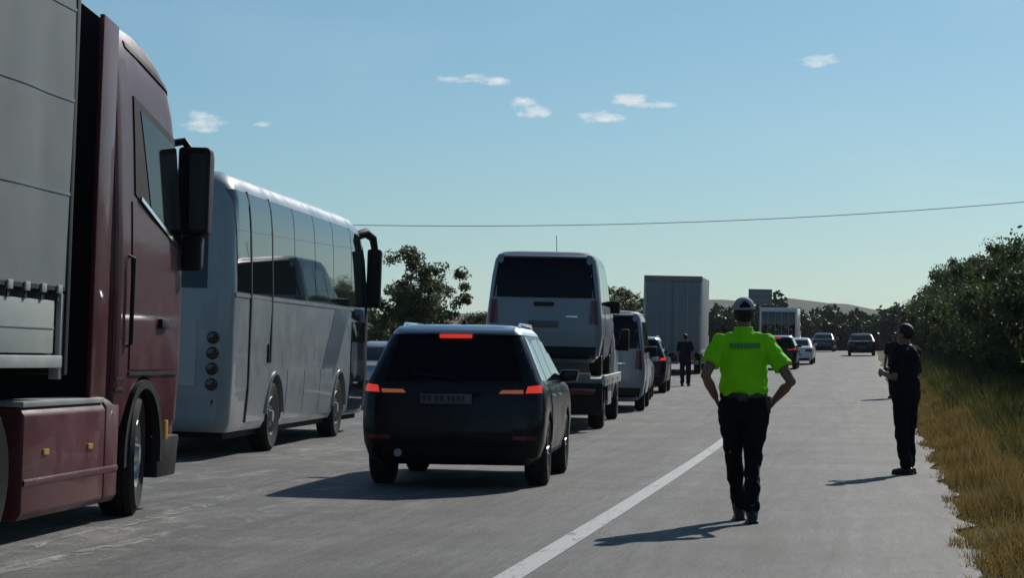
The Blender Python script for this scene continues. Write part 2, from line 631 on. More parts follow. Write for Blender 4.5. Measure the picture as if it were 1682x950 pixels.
def gz(x, y):
    return float(np.interp(y, _ty, _tz)) + .025 * min(max(-4 - x, 0), 10)


EDGE_Y = [-60, 0, 14.5, 24, 43, 66, 152, 240, 410]
EDGE_X = [.5, .62, .8, 1.02, 1.3, 1.45, 1.95, 2.6, 6]
LEFT_Y = [-60, 0, 32, 71, 103, 150, 240, 410]
LEFT_X = [-11, -11, -12.6, -14.2, -14.5, -13.5, -11, -6]


def edge(y):
    return float(np.interp(y, EDGE_Y, EDGE_X))


def left_edge(y):
    return float(np.interp(y, LEFT_Y, LEFT_X))


ys = sorted(set(list(np.arange(-60, 60, 2.)) + list(np.arange(60, 411, 5.))))
# road sheet
rows = []
re_ = random.Random(21)
rys = sorted(set(ys + [float(v) for v in np.arange(6, 70, .5)]))
for y in rys:
    e, l = edge(y), left_edge(y)
    e += .05 * math.sin(y * 1.7) + .04 * math.sin(y * 4.1 + 1) + re_.uniform(-.07, .07)
    xs = [l, -9, -4, -1.95, 0, e - .12, e]
    rows.append([(x, y, gz(x, y) + (0 if i not in (0, 6) else -.012)) for i, x in enumerate(xs)])
road = MB().grid(rows).build('road', 'asphalt', angle=60)
tag(road, kind='structure')
# ground sheet reaching the horizon
gy = [-3000, -1200, -300] + ys + [500, 650, 1000, 2000, 4000]
gxs = [-4000, -2000, -600, -150, -60, -30]
rows = []
rg = random.Random(5)
for y in gy:
    yy = max(-60, min(410, y))
    e, l = edge(yy), left_edge(yy)
    xs = gxs + [l - 4, l - .6, l + .3, -4, e - .4, e + .05, e + .8, e + 2.0, e + 4.5, 12, 30, 60, 150, 600, 2000, 4000]
    row = []
    for i, x in enumerate(xs):
        z = gz(x, y)
        off = {6: -.25, 7: -.03, 8: -.06, 9: -.06, 10: -.06, 11: -.035, 12: -.01, 13: .08, 14: .25}.get(i, -.2 if i < 6 else .2)
        row.append((x, y, z + off + (rg.uniform(-.02, .02) if 11 < i < 15 else 0)))
    rows.append(row)
ground = MB().grid(rows).build('ground', 'soil', angle=60)
tag(ground, kind='structure')


def verge_z(x, y):
    e = edge(y)
    return gz(x, y) + float(np.interp(x - e, [.05, .8, 2, 4.5, 12], [-.035, -.01, .08, .25, .2]))


# painted lines, sheets just above the asphalt
def strip(pts, w, z=.005):
    P = []
    for i, (x, y) in enumerate(pts):
        a = Vector(pts[max(i - 1, 0)]); b = Vector(pts[min(i + 1, len(pts) - 1)])
        d = (b - a).normalized(); n = Vector((d.y, -d.x)) * w / 2
        P.append([(x - n.x, y - n.y, gz(x - n.x, y - n.y) + z), (x + n.x, y + n.y, gz(x + n.x, y + n.y) + z)])
    return MB().grid(P)


el_ = strip([(-1.95, y) for y in np.arange(-20, 39, 2.)], .17).build('edge_line', 'line', angle=80)
tag(el_, 'white painted edge line running from the foreground to the officer', 'road marking', kind='structure')

wl1 = strip([(-5.22 - .028 * (y - 10), y) for y in np.arange(6., 21, 1.5)], .14).build('worn_line', 'line_old', angle=80)
tag(wl1, 'faded scuffed paint line beside the lorry', 'road marking', kind='structure')
wl2 = strip([(-4.98 + .02 * (y - 10), y) for y in np.arange(8., 18.1, 1.5)], .15).build('worn_line', 'line_old', angle=80)
tag(wl2, 'second faded paint line in the lower left corner', 'road marking', kind='structure')

# low hill on the horizon
P = []
for i, a in enumerate(np.linspace(-45, 45, 181)):
    top = np.interp(a, [-45, -25, -9, -4.1, -2.2, -.9, .1, 1, 2.5, 8, 20, 45], [40, 52, 60, 73, 74, 74, 68, 60, 56, 50, 60, 45])
    top += 1.2 * math.sin(a * 3.1) + .8 * math.sin(a * 8.3 + 1)
    ar = rad(a)
    row = []
    for d, h in ((1700, -4), (1900, .35), (2150, .75), (2300, .97), (2400, 1.0), (2700, .8), (3300, .1)):
        z = h * top if h > 0 else 0
        row.append((math.sin(ar) * d, math.cos(ar) * d, z))
    P.append(row)
hill = MB().grid(P).build('hills', 'hill', angle=70)
tag(hill, kind='structure')

# ------------------------------------------------------------------ lofted vehicle bodies


class Body:
    """levels: (z, y_rear, y_front, half_width, r_rear, r_front)"""

    def __init__(s, levels, nc=7, ns=14, hx=0):
        s.lv, s.nc, s.ns = levels, nc, ns
        s.a = np.array(levels, float)

    def at(s, z):
        return [float(np.interp(z, s.a[:, 0], s.a[:, k])) for k in range(1, 6)]

    def side(s, y, z):
        yr, yf, w, rr, rf = s.at(z)
        if y < yr + rr:
            t = min(rr, yr + rr - y)
            return w - rr + math.sqrt(max(0, rr * rr - t * t))
        if y > yf - rf:
            t = min(rf, y - yf + rf)
            return w - rf + math.sqrt(max(0, rf * rf - t * t))
        return w

    def rear(s, x, z):
        yr, yf, w, rr, rf = s.at(z)
        x = abs(x)
        if x > w - rr:
            t = min(rr, x - w + rr)
            return yr + rr - math.sqrt(max(0, rr * rr - t * t))
        return yr

    def front(s, x, z):
        yr, yf, w, rr, rf = s.at(z)
        x = abs(x)
        if x > w - rf:
            t = min(rf, x - w + rf)
            return yf - rf + math.sqrt(max(0, rf * rf - t * t))
        return yf

    def shell(s):
        vs, fs, n = [], [], 0
        for (z, yr, yf, w, rr, rf) in s.lv:
            half = [(w - rr, yr)]
            half += [(w - rr + rr * math.sin(t), yr + rr - rr * math.cos(t)) for t in np.linspace(0, math.pi / 2, s.nc)[1:]]
            half += [(w, y) for y in np.linspace(yr + rr, yf - rf, s.ns)[1:]]
            half += [(w - rf + rf * math.cos(t), yf - rf + rf * math.sin(t)) for t in np.linspace(0, math.pi / 2, s.nc)[1:]]
            pts = half + [(-x, y) for x, y in reversed(half)]
            n = len(pts)
            vs += [(x, y, z) for x, y in pts]
        k = len(s.lv)
        for i in range(k - 1):
            for j in range(n):
                fs.append((i * n + j, i * n + (j + 1) % n, (i + 1) * n + (j + 1) % n, (i + 1) * n + j))
        fs.append(tuple(range(n - 1, -1, -1)))
        fs.append(tuple((k - 1) * n + j for j in range(n)))
        return MB().add(vs, fs)

    def side_patch(s, q, sgn, off=.006, nu=8, nv=6, th=.012):
        """q: four (y, z): rear-bottom, front-bottom, front-top, rear-top"""
        P = []
        for i in range(nv + 1):
            v = i / nv
            row = []
            for j in range(nu + 1):
                u = j / nu
                y = (q[0][0] * (1 - u) + q[1][0] * u) * (1 - v) + (q[3][0] * (1 - u) + q[2][0] * u) * v
                z = (q[0][1] * (1 - u) + q[1][1] * u) * (1 - v) + (q[3][1] * (1 - u) + q[2][1] * u) * v
                row.append((sgn * (s.side(y, z) + off), y, z))
            P.append(row)
        return MB().grid(P, th, (sgn, 0, 0))

    def end_patch(s, q, front=False, off=.006, nu=10, nv=6, th=.012):
        """q: four (x, z): left-bottom, right-bottom, right-top, left-top on the rear or front face"""
        P = []
        for i in range(nv + 1):
            v = i / nv
            row = []
            for j in range(nu + 1):
                u = j / nu
                x = (q[0][0] * (1 - u) + q[1][0] * u) * (1 - v) + (q[3][0] * (1 - u) + q[2][0] * u) * v
                z = (q[0][1] * (1 - u) + q[1][1] * u) * (1 - v) + (q[3][1] * (1 - u) + q[2][1] * u) * v
                row.append((x, s.front(x, z) + off if front else s.rear(x, z) - off, z))
            P.append(row)
        return MB().grid(P, th, (0, 1 if front else -1, 0))


def arches(me, w, centres, r, z=None, depth=.36):
    for y in centres:
        for sg in (-1, 1):
            c = MB().tube([(sg * (w - depth), y, z if z else r), (sg * (w + .3), y, z if z else r)], r * 1.17, 28)
            me = boolean_cut(me, c)
    return me


_wheel_cache = {}


def wheel(parent, x, y, r, w, rim='rim', style='car', z=None):
    key = (r, w, rim, style)
    if key not in _wheel_cache:
        h = w / 2
        ri = r * (.64 if style == 'car' else .56)
        t = MB().lathe([(ri, -h * .8), (r * .86, -h), (r * .97, -h * .8), (r, -h * .45), (r * .985, -h * .4), (r * .985, -h * .3), (r, -h * .25),
                        (r, h * .25), (r * .985, h * .3), (r * .985, h * .4), (r, h * .45), (r * .97, h * .8), (r * .86, h), (ri, h * .8)], 32)
        tyre = t.mesh('tyre', M['rubber'], 30)
        m = MB()
        if style == 'car':
            m.lathe([(ri * 1.01, h * .75), (ri * .9, h * .8), (ri * .86, h * .3), (.03, h * .2), (.03, 0), (ri, -h * .2)], 28)
            for k in range(5):
                a = 2 * math.pi * k / 5
                ca, sa = math.cos(a), math.sin(a)
                for da in (-.16, .16):
                    cb, sb = math.cos(a + da), math.sin(a + da)
                    m.tube([(h * .55, .04 * ca, .04 * sa), (h * .72, ri * .93 * cb, ri * .93 * sb)], [ri * .11, ri * .085], 6)
            m.lathe([(.001, h * .72), (.06, h * .68), (.065, h * .3), (.001, h * .3)], 14)
        else:
            m.lathe([(ri * 1.02, h * .7), (ri * .95, h * .85), (ri * .9, h * .4), (ri * .62, h * .15), (ri * .58, h * .55), (ri * .3, h * .62), (ri * .27, h * 1.0),
                     (.001, h * 1.02), (.001, -h * .1), (ri, -h * .1)], 30)
            for k in range(10):
                a = 2 * math.pi * k / 10
                m.tube([(h * .5, ri * .46 * math.cos(a), ri * .46 * math.sin(a)), (h * .78, ri * .46 * math.cos(a), ri * .46 * math.sin(a))], ri * .055, 6)
        _wheel_cache[key] = (tyre, m.mesh('rim', M[rim], 30))
    ty, rm = _wheel_cache[key]
    e = empty('wheel', parent, (x, y, r if z is None else z))
    if x < 0:
        e.rotation_euler = (0, 0, math.pi)
    link('tyre', ty, e)
    link('rim', rm, e)
    return e


def place(root, x, y, head, extra_roll=0.):
    """head: degrees turned left of the road axis; sits the thing on the sloping road"""
    h = rad(head)
    f = Vector((-math.sin(h), math.cos(h), 0)); r = Vector((math.cos(h), math.sin(h), 0))
    a, b = Vector((x, y, 0)) , Vector((x, y, 0)) + f * 4
    f.z = (gz(b.x, b.y) - gz(a.x, a.y)) / 4
    c, d = a - r * 1.0, a + r * 1.0
    r.z = (gz(d.x, d.y) - gz(c.x, c.y)) / 2 - math.tan(rad(extra_roll))
    f.normalize(); r = (r - f * r.dot(f)).normalized(); u = r.cross(f)
    mtx = Matrix(((r.x, f.x, u.x, x), (r.y, f.y, u.y, y), (r.z, f.z, u.z, gz(x, y)), (0, 0, 0, 1)))
    root.matrix_world = mtx
    return root


def thing(name, label, cat, group=None):
    return tag(empty(name), label, cat, group)


def corner_to_centre(xr, yr, w, head):
    """rear-right ground corner -> rear-centre point"""
    h = rad(head)
    return xr - math.cos(h) * w / 2, yr - math.sin(h) * w / 2


HEAD = 3.0

# ------------------------------------------------------------------ generic passenger car
SEDAN = [(.20, .15, 4.30, .74, .1, .2), (.32, .03, 4.42, .85, .15, .3), (.55, 0, 4.5, .88, .2, .4), (.75, .02, 4.48, .885, .2, .42),
         (.87, .05, 4.38, .865, .2, .4), (.93, .10, 3.95, .85, .2, .3), (.97, .45, 3.45, .83, .15, .2), (1.0, .62, 3.3, .82, .12, .16), (1.2, .92, 2.95, .745, .12, .16),
         (1.36, 1.2, 2.6, .66, .12, .16), (1.42, 1.38, 2.42, .59, .14, .16), (1.45, 1.65, 2.15, .42, .1, .12)]


def make_sedan(label, paint, x, y, head, group=None, lights='lamp_red_off', name='car'):
    root = thing(name, label, 'car', group)
    B = Body(SEDAN)
    me = arches(B.shell().mesh('body'), .885, (.95, 3.6), .33)
    finish(me, M[paint], 30)
    body = link('body', me, root)
    B.end_patch([(-.64, 1.03), (.64, 1.03), (.56, 1.34), (-.56, 1.34)]).build('rear_window', 'glass', root)
    B.end_patch([(-.66, 1.03), (.66, 1.03), (.57, 1.34), (-.57, 1.34)], True).build('windscreen', 'glass', root)
    for sg in (-1, 1):
        for q in ([(1.0, 1.02), (1.98, 1.02), (1.95, 1.34), (1.42, 1.34)], [(2.04, 1.02), (3.1, 1.02), (2.55, 1.34), (2.01, 1.34)]):
            B.side_patch(q, sg).build('side_window', 'glass', root)
        for q in ([(1.38, .34), (1.98, .34), (1.98, .97), (1.2, .97)], [(2.02, .34), (3.1, .34), (3.15, .97), (2.02, .97)]):
            d = B.side_patch(q, sg, .007, 6, 10, .007).build('door', paint, root)
            MB().box(sg * .885 - .02, sg * .885 + .025, q[0][0] + .12, q[0][0] + .28, .86, .885).build('handle', paint, d, bevel=.006)
        MB().prism([(sg * .80, .98), (sg * 1.0, 1.0), (sg * 1.02, 1.12), (sg * .84, 1.12)], 'y', 2.95, 3.06).build('wing_mirror', paint, root, bevel=.02)
        B.end_patch([(sg * .5, .70), (sg * .84, .70), (sg * .84, .85), (sg * .5, .85)]).build('taillight', lights, root)
        B.end_patch([(sg * .5, .62), (sg * .82, .60), (sg * .80, .76), (sg * .5, .72)], True).build('headlight', 'lamp_clear', root)
        for yy in (.95, 3.6):
            wheel(root, sg * .775, yy, .33, .21)
    B.end_patch([(-.26, .5), (.26, .5), (.26, .61), (-.26, .61)], off=.012).build('licence_plate', 'plate', root)
    B.end_patch([(-.7, .26), (.7, .26), (.7, .36), (-.7, .36)], off=.01).build('lower_bumper', 'plastic', root)
    B.end_patch([(-.45, .4), (.45, .4), (.45, .62), (-.45, .62)], True, off=.01).build('grille', 'plastic', root)
    return place(root, x, y, head)


# ------------------------------------------------------------------ black SUV
SUV = [(.24, .14, 4.28, .76, .12, .2), (.32, .05, 4.42, .87, .18, .3), (.46, 0, 4.48, .915, .2, .4), (.64, 0, 4.5, .93, .2, .45), (.82, .02, 4.48, .93, .2, .45),
       (.94, .035, 4.42, .92, .2, .45), (1.01, .05, 4.25, .905, .19, .4), (1.06, .065, 3.7, .89, .18, .25), (1.10, .085, 3.45, .875, .17, .2),
       (1.35, .21, 2.98, .765, .15, .18), (1.52, .31, 2.66, .69, .14, .18), (1.585, .345, 2.5, .655, .13, .18), (1.625, .40, 2.4, .61, .14, .18),
       (1.65, .52, 2.2, .53, .14, .18), (1.66, .8, 1.95, .36, .1, .12)]
w_suv = 1.86
sx, sy = corner_to_centre(-3.02, 23.0, w_suv, HEAD)
suv = thing('suv', 'black estate car with lit red tail lights, stopped in the road', 'car')
B = Body(SUV)
me = arches(B.shell().mesh('body'), .93, (.86, 3.55), .36)
finish(me, M['black_paint'], 30)
link('body', me, suv)
B.end_patch([(-.70, 1.09), (.70, 1.09), (.58, 1.53), (-.58, 1.53)], off=.005).build('rear_window', 'glass_matte', suv)
B.end_patch([(-.72, 1.12), (.72, 1.12), (.6, 1.56), (-.6, 1.56)], True).build('windscreen', 'glass', suv)
tg = B.end_patch([(-.60, .58), (.60, .58), (.64, 1.05), (-.64, 1.05)], off=.012, th=.02).build('tailgate', 'black_paint', suv)
MB().box(-.30, .30, -.035, .03, .955, .99).build('handle_trim', 'plastic', tg, bevel=.006)
sp = MB().prism([(.27, 1.575), (.52, 1.60), (.60, 1.645), (.42, 1.64), (.29, 1.60)], 'x', -.60, .60).build('spoiler', 'roof_silver', suv, bevel=.008)
MB().box(-.165, .165, .262, .33, 1.522, 1.562).build('brake_light', 'lamp_red', sp, bevel=.006)
RF = Body([(1.56, .318, 2.55, .675, .135, .18), (1.59, .333, 2.5, .659, .135, .18), (1.632, .385, 2.4, .615, .145, .18), (1.658, .51, 2.2, .535, .145, .18), (1.668, .8, 1.95, .36, .1, .12)], 7, 12)
RF.shell().build('roof', 'roof_silver', suv, 30)
MB().prism([(1.0, 1.655), (1.22, 1.655), (1.06, 1.715), (1.01, 1.72)], 'x', -.02, .02).build('antenna_fin', 'black_paint', suv, bevel=.008)
for sg in (-1, 1):
    tl = B.end_patch([(sg * .74, .97), (sg * .90, .975), (sg * .89, 1.055), (sg * .76, 1.04)], off=.014, th=.02).build('taillight', 'lamp_red', suv)
    B.end_patch([(sg * .47, .965), (sg * .715, .965), (sg * .72, 1.005), (sg * .50, 1.0)], off=.018, th=.02).build('indicator', 'lamp_amber', tl)
    B.end_patch([(sg * .52, .63), (sg * .85, .60), (sg * .84, .78), (sg * .52, .72)], True).build('headlight', 'lamp_clear', suv)
    for q in ([(.50, 1.09), (.95, 1.09), (1.0, 1.50), (.72, 1.46)], [(1.02, 1.09), (1.88, 1.09), (1.86, 1.53), (1.05, 1.51)], [(1.94, 1.09), (3.12, 1.09), (2.6, 1.5), (1.91, 1.53)]):
        B.side_patch(q, sg, .005).build('side_window', 'glass', suv)
    for q in ([(1.34, .36), (1.90, .36), (1.90, 1.05), (1.02, 1.05)], [(1.93, .36), (3.06, .36), (3.16, 1.05), (1.93, 1.05)]):
        d = B.side_patch(q, sg, .007, 6, 12, .007).build('door', 'black_paint', suv)
        MB().box(sg * .925 - .015, sg * .925 + .03, q[3][0] + .10, q[3][0] + .28, .93, .955).build('handle', 'chrome', d, bevel=.006)
    B.side_patch([(.27, 1.10), (.46, 1.10), (.69, 1.50), (.45, 1.55)], sg, .009, 6, 8).build('pillar_strip', 'roof_silver', suv)
    B.side_patch([(.5, 1.062), (3.2, 1.062), (3.15, 1.08), (.5, 1.08)], sg, .009, 10, 2).build('window_trim', 'chrome', suv)
    B.side_patch([(1.3, .27), (3.1, .27), (3.1, .37), (1.3, .37)], sg, .012, 8, 4, .02).build('sill_trim', 'plastic', suv)
    MB().tube([(sg * .60, .75, 1.635), (sg * .60, .85, 1.675), (sg * .60, 2.2, 1.68), (sg * .60, 2.32, 1.635)], .014, 8).build('roof_rail', 'chrome', suv)
    MB().prism([(sg * .84, 1.06), (sg * 1.06, 1.07), (sg * 1.09, 1.2), (sg * .88, 1.2)], 'y', 3.0, 3.12).build('wing_mirror', 'black_paint', suv, bevel=.025)
    wheel(suv, sg * .805, .86, .36, .235)
    wheel(suv, sg * .805, 3.55, .36, .235)
    if sg < 0:
        MB().tube([(-.54, -.03, .36), (-.54, .22, .36)], .04, 14).build('exhaust_tip', 'rim_grey', suv)
    B.end_patch([(sg * .62, .50), (sg * .86, .50), (sg * .86, .545), (sg * .62, .54)], off=.010).build('reflector', 'lamp_red_off', suv)
B.end_patch([(-.84, .25), (.84, .25), (.87, .43), (-.87, .43)], off=.012, th=.02).build('lower_bumper', 'plastic', suv)
pl = MB().box(-.315, .205, -.034, -.012, .855, .965).build('licence_plate', 'plate', suv, bevel=.004)
gx = -.29
for k, wd in enumerate((.05, .04, .0, .045, .05, .0, .04, .042, .045, .04)):
    if wd:
        MB().box(gx, gx + wd * .75, -.0375, -.0345, .885, .938).build('character', 'plate_ink', pl)
    gx += wd + (.004 if wd else .025)
MB().tube([(.03, .06, 1.10), (.02, .075, 1.115), (-.42, .10, 1.16)], .01, 6).build('wiper', 'plastic', suv)
place(suv, sx, sy, HEAD)

# ------------------------------------------------------------------ white coach
BUS = [(.34, .16, 10.98, 1.14, .16, .3), (.45, .06, 11.06, 1.19, .2, .35), (.9, 0, 11.1, 1.22, .22, .4), (1.9, .02, 11.06, 1.22, .22, .42), (2.2, .05, 11.0, 1.215, .22, .42),
       (2.9, .14, 10.78, 1.18, .22, .45), (3.2, .20, 10.6, 1.15, .22, .45), (3.38, .27, 10.4, 1.10, .24, .45), (3.50, .38, 10.15, 1.01, .25, .45), (3.58, .6, 9.8, .86, .25, .4), (3.62, 1.0, 9.2, .6, .2, .3)]
bx, by = corner_to_centre(-7.46, 27.3, 2.44, HEAD)
bus = thing('coach', 'white coach with dark tinted side windows behind the red truck', 'bus')
B = Body(BUS, 7, 26)
WY = (2.95, 8.15)
me = arches(B.shell().mesh('body'), 1.22, WY, .48)
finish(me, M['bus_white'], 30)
link('body', me, bus)
for sg in (-1, 1):
    for (y0, y1) in ((.30, 1.08), (2.52, 4.08), (4.12, 5.68), (5.72, 7.28), (7.32, 9.0)):
        B.side_patch([(y0, 2.08), (y1, 2.08), (y1, 3.34), (y0, 3.34)], sg, .008, 8, 10).build('side_window', 'glass_bus', bus)
    B.side_patch([(9.04, 1.9), (10.5, 1.8), (10.2, 3.24), (9.04, 3.34)], sg, .008, 8, 10).build('front_side_window', 'glass_bus', bus)
    B.side_patch([(5.75, .48), (7.45, .95), (8.9, 2.02), (7.5, 2.02)], sg, .005, 10, 14, .005).build('swoosh_decal', 'bus_decal', bus)
    B.side_patch([(.22, 2.015), (9.2, 2.015), (9.2, 2.06), (.22, 2.06)], sg, .010, 18, 2).build('belt_moulding', 'steel', bus)
    for (y0, y1) in ((3.75, 5.0), (5.04, 6.3), (6.34, 7.4)):
        B.side_patch([(y0, .42), (y1, .42), (y1, 1.1), (y0, 1.1)], sg, .007, 6, 8, .007).build('luggage_flap', 'bus_white', bus)
    for yy in WY:
        wheel(bus, sg * 1.06, yy, .48, .28, 'rim_grey', 'truck')
        ts = np.linspace(rad(4), rad(176), 22)
        MB().grid([[(sg * 1.235, yy + math.cos(t) * q, .48 + math.sin(t) * q) for t in ts] for q in (.605, .56)], .05, (sg, 0, 0)).build('arch_trim', 'bus_white', bus)
    for k in range(4):
        z = 1.50 - k * .19
        e = MB().lathe([(.001, -.03), (.06, -.025), (.075, -.005), (.08, .02), (.001, .02)], 20).build('tail_lamp', 'lamp_dark', bus)
        e.matrix_local = Matrix.Translation((sg * 1.0, B.rear(1.0, z) - .008, z)) @ Matrix.Rotation(rad(90), 4, 'Z')
    B.end_patch([(sg * .80, .66), (sg * 1.05, .66), (sg * 1.05, .74), (sg * .80, .74)], off=.010).build('reflector', 'lamp_red_off', bus)
    mr = MB().tube([(sg * 1.04, 10.2, 3.26), (sg * 1.18, 10.42, 3.34), (sg * 1.28, 10.6, 3.26), (sg * 1.31, 10.68, 3.05)], [.085, .08, .07, .06], 10).build('mirror_arm', 'plastic', bus)
    MB().box(sg * 1.31 - .12, sg * 1.31 + .12, 10.60, 10.78, 2.1, 3.08).build('mirror_housing', 'plastic', mr, bevel=.05, seg=3)
# passenger door ahead of the rear corner, with its rubber edges and pane
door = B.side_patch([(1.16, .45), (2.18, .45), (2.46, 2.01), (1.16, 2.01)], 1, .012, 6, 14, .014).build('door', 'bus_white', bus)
B.side_patch([(1.16, 2.08), (2.46, 2.08), (2.46, 3.34), (1.16, 3.34)], 1, .012, 6, 10, .012).build('pane', 'glass_bus', door)
for (a, b_) in (((1.12, .44), (1.12, 3.36)), ((2.49, 1.2), (2.49, 3.36))):
    B.side_patch([(a[0] - .03, a[1]), (a[0] + .03, a[1]), (b_[0] + .03, b_[1]), (b_[0] - .03, b_[1])], 1, .016, 2, 14, .016).build('seal', 'plastic', door)
MB().box(1.215, 1.255, 2.24, 2.29, 1.2, 1.45).build('handle', 'plastic', door, bevel=.01)
for sg in (-1, 1):
    B.side_patch([(10.55, .46), (11.0, .46), (10.52, 3.28), (10.2, 3.28)], sg, .012, 6, 14, .012).build('front_pillar', 'plastic', bus)
B.side_patch([(9.1, .42), (10.4, .42), (10.5, 1.84), (9.1, 1.84)], 1, .012, 6, 14, .012).build('front_door', 'glass_bus', bus)
B.end_patch([(-.9, 2.1), (.9, 2.1), (.86, 3.1), (-.86, 3.1)], off=.008).build('rear_window', 'glass_bus', bus)
B.end_patch([(-1.05, 1.5), (1.05, 1.5), (.95, 3.3), (-.95, 3.3)], True, off=.008, nv=12).build('windscreen', 'glass_bus', bus)
B.end_patch([(-1.05, .38), (1.05, .38), (1.08, .76), (-1.08, .76)], off=.02, th=.03).build('rear_bumper', 'bus_white', bus)
B.end_patch([(-.8, .9), (.8, .9), (.8, 1.7), (-.8, 1.7)], off=.012).build('engine_hatch', 'bus_white', bus)
MB().box(-1.05, 1.05, .5, 10.8, .25, .36).build('underbody', 'chassis', bus)
place(bus, bx, by, HEAD, .6)

# ------------------------------------------------------------------ burgundy tractor unit and its semi-trailer
TR = HEAD - .2
trx, trY = -5.62, 17.95     # ground point under the outer face of the right front wheel
CABW = 1.24
hh = rad(TR)
cx0, cy0 = trx - math.cos(hh) * CABW, trY - math.sin(hh) * CABW      # front axle centre
trk = thing('truck_tractor', 'burgundy lorry cab with black wing mirror in the foreground', 'truck')
# local origin: front axle centre on the ground; cab from y -0.95 to 1.35
CAB = [(.62, -.86, 1.34, 1.16, .08, .25), (.75, -.90, 1.41, 1.22, .08, .28), (1.2, -.92, 1.42, 1.24, .08, .30), (1.9, -.92, 1.40, 1.24, .08, .30), (2.35, -.92, 1.34, 1.225, .08, .32),
       (3.0, -.92, 1.25, 1.19, .08, .34), (3.3, -.92, 1.17, 1.17, .08, .36), (3.5, -.92, 1.06, 1.15, .08, .38), (3.65, -.92, .92, 1.12, .1, .40), (3.76, -.91, .72, 1.08, .12, .42), (3.86, -.89, .42, 1.02, .14, .42),
       (3.93, -.86, .08, .94, .16, .36), (3.97, -.8, -.3, .8, .16, .3)]
B = Body(CAB, 7, 22)
me = B.shell().mesh('body')
me = arches(me, CABW, (0,), .54, .50, .5)
finish(me, M['red_paint'], 30)
link('cab_body', me, trk)
for sg in (-1, 1):
    d = B.side_patch([(-.50, 1.18), (1.02, 1.18), (1.12, 2.18), (-.50, 2.50)], sg, .010, 10, 14, .012).build('door', 'red_paint', trk)
    B.side_patch([(-.40, 2.56), (1.14, 2.16), (1.04, 3.10), (-.40, 3.34)], sg, .010, 10, 12, .012).build('window_surround', 'plastic', d)
    B.side_patch([(.06, 2.48), (1.06, 2.23), (.96, 3.04), (-.22, 3.24)], sg, .016, 10, 10, .012).build('window', 'glass_cab', d)
    B.side_patch([(-.26, 2.52), (1.10, 2.155), (1.11, 2.19), (-.26, 2.555)], sg, .022, 10, 2, .012).build('window_trim', 'chrome', d)
    MB().box(sg * 1.25 - .02, sg * 1.25 + .035, .36, .62, 1.52, 1.60).build('handle', 'plastic', d, bevel=.015)
    B.side_patch([(-.90, .95), (-.55, 1.2), (-.55, 3.6), (-.90, 3.6)], sg, .006, 5, 14, .008).build('rear_panel', 'red_paint', trk)
    # side deflector between cab and trailer
    MB().prism([(-.98, .95), (-.98, 3.80), (-1.40, 3.84), (-1.40, .95)], 'x', sg * 1.16, sg * 1.20).build('side_deflector', 'red_paint', trk, bevel=.012)
    # roof-edge moulding
    B.side_patch([(-.45, 3.72), (.85, 3.48), (.84, 3.52), (-.45, 3.77)], sg, .012, 10, 2, .012).build('roof_moulding', 'plastic', trk)
    # mirror
    arm = MB().tube([(sg * 1.06, 1.16, 3.10), (sg * 1.18, 1.28, 3.14), (sg * 1.26, 1.28, 3.04)], .035, 8).build('mirror_arm', 'plastic', trk)
    MB().tube([(sg * 1.10, 1.20, 2.16), (sg * 1.18, 1.28, 2.10), (sg * 1.26, 1.28, 2.14)], .03, 8).build('mirror_arm', 'plastic', trk)
    MB().prism([(1.20, 2.33), (1.38, 2.33), (1.43, 3.0), (1.36, 3.09), (1.20, 3.09)], 'x', sg * 1.15, sg * 1.43).build('mirror_housing', 'plastic', arm, bevel=.045, seg=3)
    MB().prism([(1.20, 2.02), (1.34, 2.04), (1.36, 2.325), (1.20, 2.325)], 'x', sg * 1.20, sg * 1.38).build('wide_angle_mirror', 'plastic', arm, bevel=.04, seg=3)
    MB().box(*sorted((sg * 1.24, sg * 1.41)), 1.186, 1.198, 2.38, 3.03).build('mirror_glass', 'glass', arm)
    # wheel-arch flare, marker, steps
    fl = MB()
    pts = [(math.cos(t) * .60, .50 + math.sin(t) * .60) for t in np.linspace(rad(-8), rad(188), 22)]
    pin = [(math.cos(t) * .53, .50 + math.sin(t) * .53) for t in np.linspace(rad(-8), rad(188), 22)]
    P0 = [[(sg * 1.262, a[0], a[1]) for a in pts], [(sg * 1.262, a[0], a[1]) for a in pin]]
    fl.grid(P0, .07, (sg, 0, 0)).build('arch_flare', 'plastic', trk)
    MB().box(sg * 1.255 - .008, sg * 1.255 + .02, .64, .72, .60, .76).build('marker_lamp', 'lamp_amber_off', trk, bevel=.008)
    MB().prism([(.62, .28), (1.24, .28), (1.34, .62), (.60, .62)], 'x', sg * 1.02, sg * 1.22).build('step_box', 'plastic', trk, bevel=.02)
    B.end_patch([(sg * .7, .72), (sg * 1.1, .72), (sg * 1.1, .95), (sg * .7, .95)], True).build('headlight', 'lamp_clear', trk)
    wheel(trk, sg * 1.075, 0, .50, .30, 'rim', 'truck').rotation_euler = (0, 0, rad(9) + (0 if sg > 0 else math.pi))
    wheel(trk, sg * 1.06, -3.75, .50, .30, 'rim_grey', 'truck')
    MB().tube([(sg * 1.20, -.60, 1.35), (sg * 1.28, -.60, 1.38), (sg * 1.28, -.60, 2.05), (sg * 1.21, -.60, 2.08)], .016, 8).build('grab_handle', 'plastic', trk)
    for zz in (1.02, 1.10):
        B.side_patch([(-.85, zz), (-.62, zz), (-.62, zz + .02), (-.85, zz + .02)], sg, .008, 3, 2).build('vent_slot', 'plastic', trk)
    B.side_patch([(-.50, 1.135), (1.05, 1.135), (1.05, 1.165), (-.50, 1.165)], sg, .012, 8, 2).build('door_seal', 'plastic', trk)
    for yy in (-1.5, -2.6):
        MB().box(*sorted((sg * 1.232, sg * 1.248)), yy - .06, yy + .06, .60, .64).build('side_reflector', 'lamp_amber_off', trk, bevel=.005)
